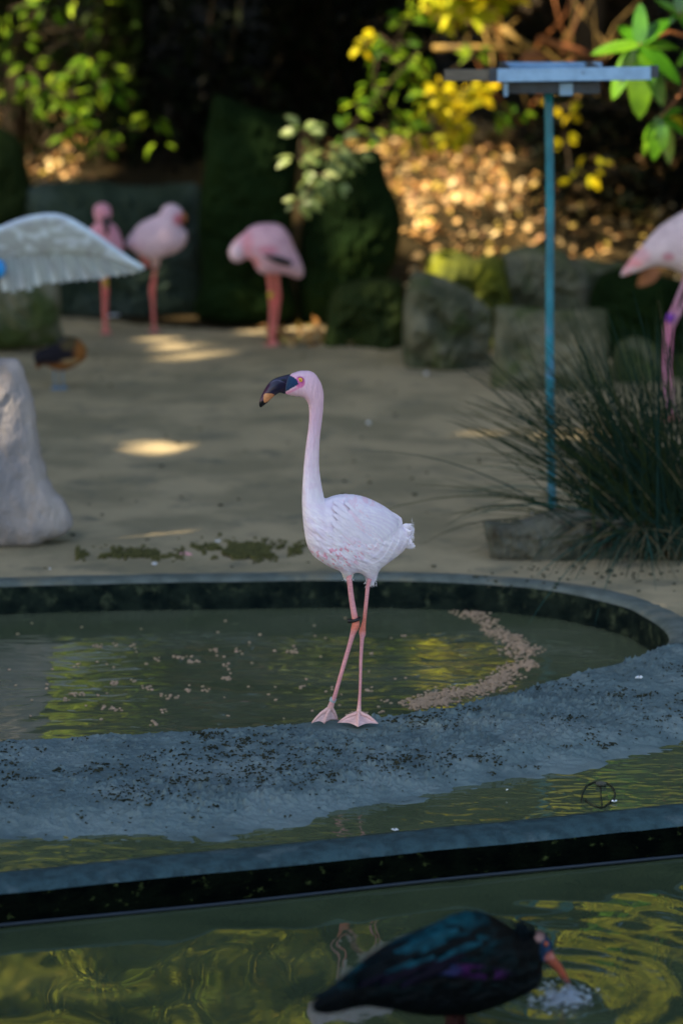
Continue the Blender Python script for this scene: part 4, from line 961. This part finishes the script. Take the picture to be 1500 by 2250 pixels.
# ---- flamingos behind
def pinkcol(spots, base=(.74, .54, .64)):
    def fn(x, y):
        n = fbm(x/14, y/9, 3, 5); c = lerp3(base, np.array(base)*.82, n)
        for (cx, cy, rx, ry, col, k) in spots: c = lerp3(c, col, k*smooth(1.25, .6, np.hypot((x-cx)/rx, (y-cy)/ry)))
        return c
    return fn
def far_leg(mb, pts, Y, cols=((.68, .20, .15), (.70, .14, .12), (.68, .20, .17))):
    P = spline([(a, b, r) for a, b, r in pts], 4); mpp = (W(CX+1, 1125, Y)-W(CX, 1125, Y)).x; n = len(P); cc = np.array(cols); tt = np.linspace(0, len(cols)-1, n)
    pc = [tuple(cc[min(int(t), len(cols)-2)]*(1-(t-min(int(t), len(cols)-2)))+cc[min(int(t), len(cols)-2)+1]*(t-min(int(t), len(cols)-2))) for t in tt]
    mb.tube([W(a, b, Y) for a, b, r in P], [r*.5*mpp for a, b, r in P], 9, 1, pc)
def far_foot(mb, px, py, Y, s=11, col=(.70, .22, .2)):
    h = W(px, py-7, Y)
    mpp = (W(CX+1, 1125, Y)-W(CX, 1125, Y)).x; g = Vector((h.x, Y, .006)); t = [g+Vector((-s*mpp, -.05, 0)), g+Vector((0, -.085, 0)), g+Vector((s*mpp, -.05, 0))]
    for a in t: mb.tube([h, a], [.006, .003], 6, 1, col)
    mb.add([h, t[0], t[1], t[2]], [(0, 1, 2), (0, 2, 3)], 1, col)
def far_bird(label, outs, Y, cf, legs, feet, extra=None, thick=.85, lc=((.68, .20, .15), (.70, .14, .12), (.68, .20, .17))):
    cx = np.mean([p[0] for p in outs[0]]); b = empty('flamingo', (W(cx, 700, Y).x, Y, 0), label, 'flamingo'); mb = MB()
    for o_ in outs:
        v, f, c, _ = inflate(o_, Y, 2.4, thick, 0, 0, None, cf, iters=600); mb.add(v, f, 0, c)
    for l in legs: far_leg(mb, l, Y, lc)
    for x, y in feet: far_foot(mb, x, y, Y)
    mb.build('body', [M['farplum'], M['skin']], b)
    return b
YB = G(339, 728).y
fB = far_bird('plump pale pink flamingo with its head tucked back, facing right beside the boulder',
  [[(275, 537), (288, 514), (307, 492), (333, 478), (350, 470), (359, 455), (378, 447), (396, 456), (406, 476), (400, 488), (400, 498), (410, 508), (411, 524), (403, 543), (384, 556), (362, 564), (352, 569), (350, 585), (335, 590), (330, 572), (307, 562), (291, 550)]],
  YB, pinkcol(base=(.74, .56, .65), spots=[(395, 480, 14, 14, (.62, .17, .22), .9), (300, 540, 20, 14, (.66, .44, .56), .6), (340, 575, 20, 14, (.62, .4, .36), .7)]),
  [[(342, 575, 9), (340, 600, 8), (336, 630, 13), (335, 640, 12), (337, 680, 8), (339, 722, 8)], [(309, 560, 11), (318, 572, 12), (327, 586, 10)]], [(340, 728)])
q = MB(); q.tube([W(402, 470, YB-.03), W(407, 482, YB-.035), W(404, 492, YB-.035)], [.014, .011, .005], 8); q.build('beak', M['redtwig'], fB)
YA = G(234, 732).y
fA = far_bird('slim flamingo seen from the front, half hidden by the white wing',
  [[(200, 505), (206, 494), (219, 489), (243, 489), (257, 500), (266, 520), (272, 545), (262, 575), (244, 600), (226, 604), (210, 590), (202, 560), (198, 530)], [(208, 455), (218, 447), (233, 447), (243, 457), (245, 472), (239, 488), (241, 510), (230, 514), (222, 508), (214, 487), (207, 474)]],
  YA, pinkcol([(226, 470, 10, 12, (.72, .30, .36), .8), (230, 510, 26, 20, (.68, .27, .33), .5)], (.72, .35, .44)),
  [[(234, 595, 10), (234, 630, 9), (233, 640, 13), (232, 650, 12), (232, 690, 9), (234, 727, 8)], [(225, 595, 8), (229, 650, 8), (230, 700, 7), (230, 725, 7)]], [(235, 732)])
q = MB(); q.tube([W(232, 478, YA-.10), W(235, 498, YA-.12), W(235, 516, YA-.11)], [.016, .015, .007], 9); q.build('beak', M['black'], fA)
q = MB(); q.tube([W(233, 612, YA), W(233, 630, YA)], [.012, .012], 12); q.build('leg_band', M['yellowband'], fA)
YC = G(594, 758).y
fC = far_bird('pink flamingo bending its neck down to preen, in front of the tall mossy slab',
  [[(526, 540), (540, 508), (554, 497), (578, 491), (612, 493), (633, 513), (648, 546), (661, 574), (667, 596), (662, 611), (648, 610), (627, 602), (600, 602), (578, 602), (563, 590), (553, 571), (540, 566)],
   [(503, 553), (510, 536), (526, 520), (545, 508), (556, 530), (548, 556), (535, 572), (518, 576), (507, 568)]],
  YC, pinkcol([(520, 553, 18, 20, (.72, .58, .68), .9), (545, 535, 14, 30, (.66, .25, .32), .6), (590, 545, 24, 10, (.62, .2, .28), .7), (560, 575, 14, 16, (.68, .25, .28), .7), (655, 595, 16, 18, (.74, .45, .45), .6)], (.74, .46, .56)),
  [[(590, 595, 15), (594, 625, 12), (597, 655, 14), (598, 665, 13), (596, 700, 9), (594, 752, 9)], [(606, 595, 13), (610, 630, 11), (611, 655, 13), (608, 690, 9), (601, 742, 8)]], [(592, 760), (601, 750)])
q = MB(); a = W(580, 561, YC-.125); b_ = W(640, 580, YC-.10); q.tube([a, a.lerp(b_, .5), b_], [.005, .019, .013], 10, flat=.7); q.build('black_feathers', M['black'], fC)
q = MB(); q.tube([W(595, 642, YC), W(596, 654, YC)], [.0155, .0155], 12); q.build('leg_band', M['yellowband'], fC)
YD = G(1465, 921).y
fD = far_bird('tall pale flamingo cut by the right edge, its pink tail and thin legs in view',
  [[(1362, 606), (1379, 576), (1408, 542), (1444, 502), (1478, 478), (1500, 465), (1560, 440), (1640, 450), (1680, 500), (1670, 560), (1610, 600), (1560, 612), (1520, 612), (1500, 602), (1468, 588), (1432, 586), (1396, 598)],
   [(1640, 470), (1690, 430), (1710, 360), (1700, 300), (1720, 280), (1745, 300), (1740, 370), (1725, 450), (1690, 520), (1650, 540)]],
  YD, pinkcol([(1385, 585, 26, 22, (.72, .27, .29), .8), (1462, 560, 14, 10, (.5, .2, .26), .8), (1430, 592, 60, 10, (.74, .7, .76), .7), (1400, 560, 26, 20, (.7, .3, .33), .5)], (.66, .56, .62)),
  [[(1512, 596, 13), (1500, 625, 10), (1484, 665, 9), (1470, 705, 14), (1464, 722, 12), (1460, 780, 6.5), (1458, 850, 6.5), (1460, 912, 7)], [(1530, 600, 12), (1505, 660, 9), (1476, 712, 13), (1472, 730, 11), (1470, 800, 6), (1474, 860, 6), (1478, 912, 6)]], [(1461, 921), (1480, 918)], lc=((.58, .42, .55), (.66, .22, .40), (.62, .26, .42)))
q = MB(); q.tube([W(1474, 690, YD-.02), W(1469, 708, YD-.02)], [.0165, .0175], 12); q.build('leg_band', mat('purple_ring', (.2, .04, .4), rough=.4), fD)

# ---- small duck
YK = G(130, 853).y
dk = empty('duck', (W(130, 850, YK).x, YK, 0), 'small chestnut and black duck standing on the sand under the white wing', 'duck')
def dcol(x, y):
    c = lerp3((.30, .12, .03), (.22, .085, .02), fbm(x/6, y/6, 2, 3)); dark = smooth(8, -6, y-(800-(x-80)*.10))*smooth(176, 158, x); c = lerp3(c, (.008, .008, .014), dark)
    c = lerp3(c, (.07, .055, .025), smooth(24, 12, np.hypot(x-152, y-748))); c = lerp3(c, (.40, .27, .13), smooth(1.2, .5, np.hypot((x-158)/22, (y-790)/7))*.8); return c
mb = MB(); v, f, c, _ = inflate([(75, 779), (96, 765), (122, 755), (134, 743), (152, 738), (172, 744), (186, 758), (191, 775), (188, 788), (173, 800), (147, 812), (122, 811), (99, 802), (82, 810), (77, 795)], YK, 2, .85, 0, 0, None, dcol, iters=500); mb.add(v, f, 0, c)
for x in (121, 138):
    far_leg(mb, [(x, 806, 5), (x, 830, 4), (x+2, 850, 4)], YK, ((.14, .22, .30), (.16, .26, .36), (.14, .24, .33))); far_foot(mb, x+4, 856, YK, 9, (.16, .32, .48))
mb.build('body', [M['farplum'], M['skin']], dk)
q = MB(); q.tube([W(146, 746, YK-.03), W(134, 750, YK-.035), W(124, 754, YK-.035)], [.013, .009, .004], 8); q.build('beak', M['black'], dk)

# ---- white bird with a spread wing, its body beyond the left edge
YWg = 11.3
wb = empty('white_bird', (W(-90, 800, YWg).x, YWg, 0), 'large white bird at the left edge, holding out one wide spread wing', 'bird')
mb = MB()
wc = lambda x, y: lerp3((.62, .72, .80), (.50, .58, .62), fbm(x/20, y/14, 3, 5))
v, f, c, _ = inflate([(-230, 520), (-190, 470), (-120, 460), (-50, 490), (-15, 540), (-20, 610), (-70, 660), (-140, 670), (-200, 640), (-235, 590)], YWg+.05, 4, .8, 0, 0, None, wc, iters=500); mb.add(v, f, 0, c)
v, f, c, _ = inflate([(-50, 500), (-30, 440), (-45, 390), (-30, 360), (0-20, 350), (-8, 370), (-8, 420), (-10, 470), (-20, 530)], YWg+.05, 4, .9, 0, 0, None, wc, iters=300)
mb.add([(x-.07, y, z) for x, y, z in v], f, 0, c)
for x in (-150, -95): far_leg(mb, [(x, 640, 10), (x+4, 720, 9), (x, 880, 8)], YWg, ((.03, .03, .03),)*3); far_foot(mb, x, 905, YWg, 14, (.03, .03, .03))
mb.build('body', [M['farplum'], M['skin']], wb)
q = MB(); q.tube([W(-70, 372, YWg+.03), W(-110, 380, YWg), W(-150, 392, YWg)], [.02, .013, .005], 8); q.build('beak', M['black'], wb)
lead = spline([(-30, 505), (0, 497), (50, 478), (108, 468), (150, 476), (200, 505), (250, 540), (295, 572), (315, 590)], 6)
mb = MB()
v, f, c, _ = inflate([(-30, 506), (0, 497), (50, 478), (108, 468), (150, 476), (200, 505), (250, 540), (316, 590), (250, 572), (190, 560), (120, 558), (50, 560), (-20, 570)], YWg, 3, .22, 0, 0, None,
   lambda x, y: lerp3(lerp3((.34, .38, .36), (.5, .58, .6), smooth(.5, .65, fbm(x/16, y/12, 2, 8))), (.62, .76, .88), smooth(16, 4, dist(x, y, np.concatenate([lead, lead[::-1]])))), iters=500); mb.add(v, f, 0, c)
wing = mb.build('wing', [M['farplum']], wb)
tips = [(2, 612), (12, 640), (30, 643), (48, 636), (66, 640), (84, 628), (102, 622), (120, 622), (138, 622), (156, 618), (174, 617), (192, 615), (210, 614), (228, 612), (246, 606), (262, 604), (278, 604), (294, 600), (308, 596), (318, 590)]
roots = [(-10, 520), (2, 520), (16, 520), (30, 518), (44, 516), (58, 514), (72, 512), (86, 511), (100, 511), (114, 512), (128, 514), (142, 518), (156, 522), (170, 527), (184, 533), (198, 540), (212, 546), (228, 553), (244, 560), (258, 566)]
for k, (a, b_) in enumerate(zip(roots, tips)):
    q = MB(); Yf = YWg-.004+.012*(k % 2)+.0006*k
    feather(q, [a, ((a[0]+b_[0])/2+2, (a[1]+b_[1])/2), b_], 26 if k < 16 else 17, lambda x, y, o_, Yf=Yf: W(x, y, Yf-o_), (.58, .64, .63) if k % 2 else (.33, .38, .37), .004, 8, 0, .3)
    q.build('feather', M['farplum'], wing)
q = MB(); q.ball(W(-6, 590, YWg-.06), (.035, .02, .04), 12, 8); q.build('tag', M['blueband'], wb)

# ---- dark ibis wading in front
YI = 4.92; SH = .00105; X0 = 950
ib = empty('ibis', W(980, 2240, YI), 'glossy black ibis with teal and purple sheen probing the front pond', 'ibis')
def icol(x, y):
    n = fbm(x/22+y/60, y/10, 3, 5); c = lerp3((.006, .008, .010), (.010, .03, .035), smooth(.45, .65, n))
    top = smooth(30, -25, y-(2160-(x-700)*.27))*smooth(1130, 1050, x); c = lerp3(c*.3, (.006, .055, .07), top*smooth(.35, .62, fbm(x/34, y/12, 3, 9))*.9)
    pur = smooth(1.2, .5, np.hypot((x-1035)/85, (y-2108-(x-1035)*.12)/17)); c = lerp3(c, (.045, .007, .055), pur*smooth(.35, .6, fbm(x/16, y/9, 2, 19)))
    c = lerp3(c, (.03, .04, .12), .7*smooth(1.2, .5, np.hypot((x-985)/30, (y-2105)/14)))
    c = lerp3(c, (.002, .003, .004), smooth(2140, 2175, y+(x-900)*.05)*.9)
    h_ = np.hypot((x-1197)/14, (y-2078)/24); c = lerp3(c, (.02, .05, .10), smooth(1.25, .8, h_)); c = lerp3(c, (.50, .26, .22), smooth(1.1, .6, np.hypot((x-1184)/12, (y-2054)/8))*.9)
    c = lerp3(c, (.42, .12, .09), smooth(1.2, .6, np.hypot((x-1205)/12, (y-2095)/13))); return c
def irel(x, y):
    u = x*.93-y*.36; v_ = x*.36+y*.93
    return .010*(fbm(u/40, v_/11, 3, 7)-.5)+.004*(fbm(u/14, v_/6, 2, 17)-.5)
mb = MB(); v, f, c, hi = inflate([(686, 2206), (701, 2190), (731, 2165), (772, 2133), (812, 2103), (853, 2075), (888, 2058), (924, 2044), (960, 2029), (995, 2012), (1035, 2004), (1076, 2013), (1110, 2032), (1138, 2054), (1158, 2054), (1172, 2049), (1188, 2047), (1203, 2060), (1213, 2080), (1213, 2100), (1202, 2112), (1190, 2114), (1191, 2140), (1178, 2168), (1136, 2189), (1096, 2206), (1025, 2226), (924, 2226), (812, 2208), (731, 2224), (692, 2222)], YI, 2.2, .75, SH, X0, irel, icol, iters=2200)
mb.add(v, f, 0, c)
GXi, GYi, Di, gxi, gyi, mki = hi
def ifp(px, py, off=.001):
    i = int(np.clip(round((px-gxi[0])/2.2), 0, len(gxi)-1)); j = int(np.clip(round((py-gyi[0])/2.2), 0, len(gyi)-1))
    return W(px, py, YI+SH*(px-X0)-Di[j, i]-off-.003)
LY = YI+SH*(997-X0)
for dx, dy in ((0, 0), (22, .04)):
    a = W(990+dx, 2200, LY+dy); mb.tube([a, Vector((a.x, a.y, -.02)), Vector((a.x+.003, a.y, -.24))], [.016, .011, .009], 9, 0, (.05, .015, .012))
mb.build('body', [M['dark']], ib)
q = MB(); bz = lambda px, py, d=0: W(px, py, YI+SH*(px-X0)+d)
btip = G(1251, 2165, ZL-.004)
q.tube([bz(1198, 2098), bz(1209, 2108), bz(1224, 2124), bz(1238, 2144), btip], [.013, .0105, .0085, .0065, .003], 10, 0, [(.4, .12, .09), (.45, .10, .05), (.5, .11, .05), (.5, .10, .05), (.45, .08, .05)]); q.build('beak', M['beak'], ib)
q = MB(); q.ball(bz(1199, 2074, -.026), .005, 10, 8, 0, (.3, .06, .02)); q.build('eye', M['eye'], ib)
cr = MB()
for k in range(46):
    a = bz(1160+rnd.uniform(-14, 18), 2056+rnd.uniform(-4, 14), rnd.uniform(-.02, .02)); th = R(rnd.uniform(95, 165)); L = rnd.uniform(.015, .05)
    b_ = a+Vector((math.cos(th)*L, rnd.uniform(-.01, .01), math.sin(th)*L)); cr.tube([a, a.lerp(b_, .5)+Vector((0, 0, .003)), b_], [.0016, .0012, .0004], 4, 0, (.006, .012, .016))
cr.build('crest', M['dark'], ib)
wgi = MB()
for k in range(34):
    t = rnd.random(); r_ = rnd.randint(0, 4); x0 = 1075-t*230-r_*6; y0 = 2028+t*62+r_*20+rnd.uniform(-5, 5)
    L = rnd.uniform(60, 115); feather(wgi, [(x0, y0), (x0-L*.5, y0+L*.18), (x0-L, y0+L*.42)], rnd.uniform(13, 20), ifp, ((.008, .06, .08) if rnd.random() < .35 else (.003, .006, .008)) if r_ < 3 else (.006, .004, .012), .009, 8, 0, .5)
wgi.build('wing', M['dark'], ib)
tli = MB()
for k in range(9):
    ex, ey = 688+rnd.uniform(-4, 30), 2190+k*4.2; feather(tli, [(850, 2130+k*6), (770, 2160+k*4), (ex, ey)], 17, lambda x, y, o_, k=k: W(x, y, YI+SH*(x-X0)-.012+.003*k-o_), (.006, .014, .018), .003, 8, 0, .35)
tli.build('tail', M['dark'], ib)

# splash where the ibis probes
sp = MB()
for k in range(420):
    a = rnd.uniform(0, 2*math.pi); r_ = abs(rnd.gauss(0, .62)); px = 1240+math.cos(a)*r_*62; py = 2192+math.sin(a)*r_*26
    z = ZL+abs(rnd.gauss(0, .006))+.002*(rnd.random()); p = G(px, py, z); s = rnd.uniform(.0008, .0036); sp.ball(p, (s*rnd.uniform(.9, 1.9), s*1.2, s*.7), 7, 5)
o = sp.build('water_splash', M['foam']); setp(o, 'small splash of bubbles and drops round the tip of the ibis beak', 'splash', kind='stuff')

# ------------------------------------------------------------------ floating feed pellets
pm = MB(); pm.ball((0, 0, 0), (.0046, .0046, .0022), 8, 5)
pme = mesh_of('feed_pellet', pm.v, pm.f, [M['pellet']])
pts = []
clus = [(400, 1443, 22, 14), (428, 1452, 15, 10), (495, 1490, 12, 12), (345, 1447, 8, 5), (215, 1420, 10, 8), (170, 1524, 18, 14), (147, 1538, 8, 6), (255, 1500, 13, 9), (322, 1510, 14, 8), (365, 1530, 14, 8), (390, 1530, 6, 4), (415, 1518, 10, 6), (255, 1558, 14, 9), (228, 1555, 7, 4), (338, 1591, 9, 7), (452, 1516, 8, 5), (640, 1430, 13, 9), (470, 1430, 14, 7),
        (525, 1430, 8, 4), (500, 1462, 9, 5), (360, 1560, 8, 4), (290, 1495, 8, 4), (255, 1415, 6, 3), (168, 1460, 7, 4), (295, 1420, 8, 4), (664, 1508, 8, 4), (790, 1568, 16, 10), (770, 1573, 10, 8), (810, 1515, 8, 5), (850, 1540, 6, 3), (835, 1565, 8, 5), (320, 1456, 5, 2)]
for (x, y, s, n) in clus:
    for _ in range(n): pts.append((x+rnd.uniform(-s, s), y+rnd.gauss(0, 2.6)))
for _ in range(62): pts.append((rnd.uniform(20, 900), rnd.uniform(1352, 1585)))
far_p = [p for p in pts if inside(np.array([G(*p, ZP).x]), np.array([G(*p, ZP).y]), pond)[0]]
bands = []
def band(path, wd, n):
    P = spline(path, 10); 
    for _ in range(n):
        i = rnd.randrange(len(P)-1); t = rnd.random(); c_ = P[i]*(1-t)+P[i+1]*t; bands.append((c_[0]+rnd.gauss(0, wd*1.5), c_[1]+rnd.gauss(0, wd*.55)))
band([(1015, 1343), (1045, 1350), (1070, 1372), (1095, 1392), (1125, 1405), (1150, 1422), (1165, 1432)], 9, 420)
band([(1120, 1425), (1160, 1458), (1130, 1465), (1110, 1480)], 9, 240)
band([(1110, 1485), (1090, 1500), (1050, 1515), (1000, 1522), (950, 1530), (910, 1545)], 10, 620)
band([(905, 1548), (950, 1545), (985, 1538)], 8, 190)
allp = far_p+[b for b in bands if inside(np.array([G(*b, ZP).x]), np.array([G(*b, ZP).y]), pond)[0]]
singles = allp[:300]; rest = allp[300:]
for (x, y) in singles:
    o = bpy.data.objects.new('feed_pellet', pme); COL.objects.link(o); o.location = G(x, y, ZP+.001); o.rotation_euler = (rnd.gauss(0, .2), rnd.gauss(0, .2), rnd.uniform(0, 6)); s = rnd.uniform(.7, 1.15); o.scale = (s*rnd.uniform(.9, 1.3), s, s)
    setp(o, 'tiny round tan feed pellet floating loose on the round pond', 'feed pellet', 'feed pellets floating on the round pond')
q = MB()
for (x, y) in rest:
    p = G(x, y, ZP+rnd.uniform(0, .003)); s = rnd.uniform(.7, 1.2); q.ball(p, (.0046*s*rnd.uniform(.9, 1.3), .0046*s, .0024*s), 6, 4)
o = q.build('feed_pellets', M['pellet']); setp(o, 'drifted band of tan feed pellets along the right side of the pond', 'feed pellets', kind='stuff')

# ------------------------------------------------------------------ feathers, moss, twig ring
def down(label, px, py, z, s, m='white'):
    q = MB(); p = G(px, py, z+.003); n = rnd.randint(3, 5)
    for k in range(n):
        a = rnd.uniform(0, 6.28); q.tube([p, p+Vector((math.cos(a)*s*.6, math.sin(a)*s*.4, .003)), p+Vector((math.cos(a)*s, math.sin(a)*s*.7, .002))], [s*.18, s*.28, s*.06], 6, flat=.5)
    o = q.build('feather', M[m]); setp(o, label, 'feather')
down('tiny white feather on the pond rim at the far left', 110, 1251, .008, .009)
down('small white feather on the moss behind the pond', 478, 1190, .0, .010)
down('white feather on the open sand right of the flamingo head', 808, 930, 0, .022)
down('white feather at the foot of the grey boulder', 934, 822, 0, .022)
down('white feather beside the blue pole near the stone block', 1178, 845, 0, .016)
down('pale feather on the pond rim left of the flamingo', 342, 1240, .008, .012)
down('white feather on the mud at the right side', 1402, 1490, -.004, .013)
down('white feather floating in the channel below the flamingo', 867, 1825, ZC, .009)
down('tiny white feather on the wet edge of the mud bank', 1111, 1737, -.05, .006)
down('white bird dropping behind the front legs of the two standing flamingos', 250, 694, 0, .03)
down('soft pink feather lying on the moss strip behind the pond', 405, 1220, .0, .028, 'pinkdown')
down('white feather lying on the broken stone slab', 1165, 1128, .075, .013)
q = MB()
for k in range(2600):
    u = rnd.random()
    if u < .55: px, py = rnd.gauss(540, 62), rnd.gauss(1208, 8)
    else: px, py = rnd.uniform(150, 640), rnd.gauss(1220, 6)
    if fbm(np.array([px/26]), np.array([py/14]), 2, 3)[0] < .42: continue
    p = G(px, py, .0); s = rnd.uniform(.003, .009); p.z = .002+rnd.uniform(0, .006); q.ball(p, (s, s, s*.7), 5, 3)
o = q.build('moss', M['moss'], flat=True); setp(o, 'strip of olive moss on the ground just behind the pond rim', 'moss', kind='stuff')
# small stones and dirt specks on the sand
q = MB()
for k in range(150):
    px, py = rnd.uniform(-20, 1520), rnd.uniform(720, 1275)
    if 150 < px < 160: continue
    p = G(px, py, .004); 
    if inside(np.array([p.x]), np.array([p.y]), pond)[0]: continue
    s = rnd.uniform(.003, .008); q.ball(p, (s*1.3, s, s*.5), 6, 4)
for k in range(60):
    p = G(rnd.uniform(1030, 1500), rnd.uniform(1245, 1300), .008); s = rnd.uniform(.003, .006); q.ball(p, (s*1.3, s, s*.6), 6, 4)
o = q.build('dirt_specks', M['debris'], flat=True); setp(o, 'dark specks of dirt and grit scattered over the sand', 'grit', kind='stuff')
tr = empty('twig_ring', G(1310, 1745, ZC), 'thin dark twig bent in a heart shape in the shallow channel', 'twig')
q = MB(); hp = [(1278, 1762), (1279, 1742), (1290, 1725), (1308, 1718), (1318, 1724), (1330, 1720), (1345, 1730), (1350, 1748), (1340, 1762), (1322, 1774), (1300, 1768), (1285, 1757)]
q.tube([G(x, y, ZC+.002) for x, y in spline(hp, 5)], .0022, 6); q.tube([G(1318, 1722, ZC+.003), G(1319, 1745, ZC+.003), G(1322, 1772, ZC+.002)], .0018, 6)
q.build('stem', M['debris'], tr)
q = MB(); q.ball(G(1319, 1722, ZC+.006), (.014, .01, .006), 8, 6); q.build('bud', M['trough'], tr)
down('thin white feather beside the twig ring in the channel', 1349, 1762, ZC, .008)
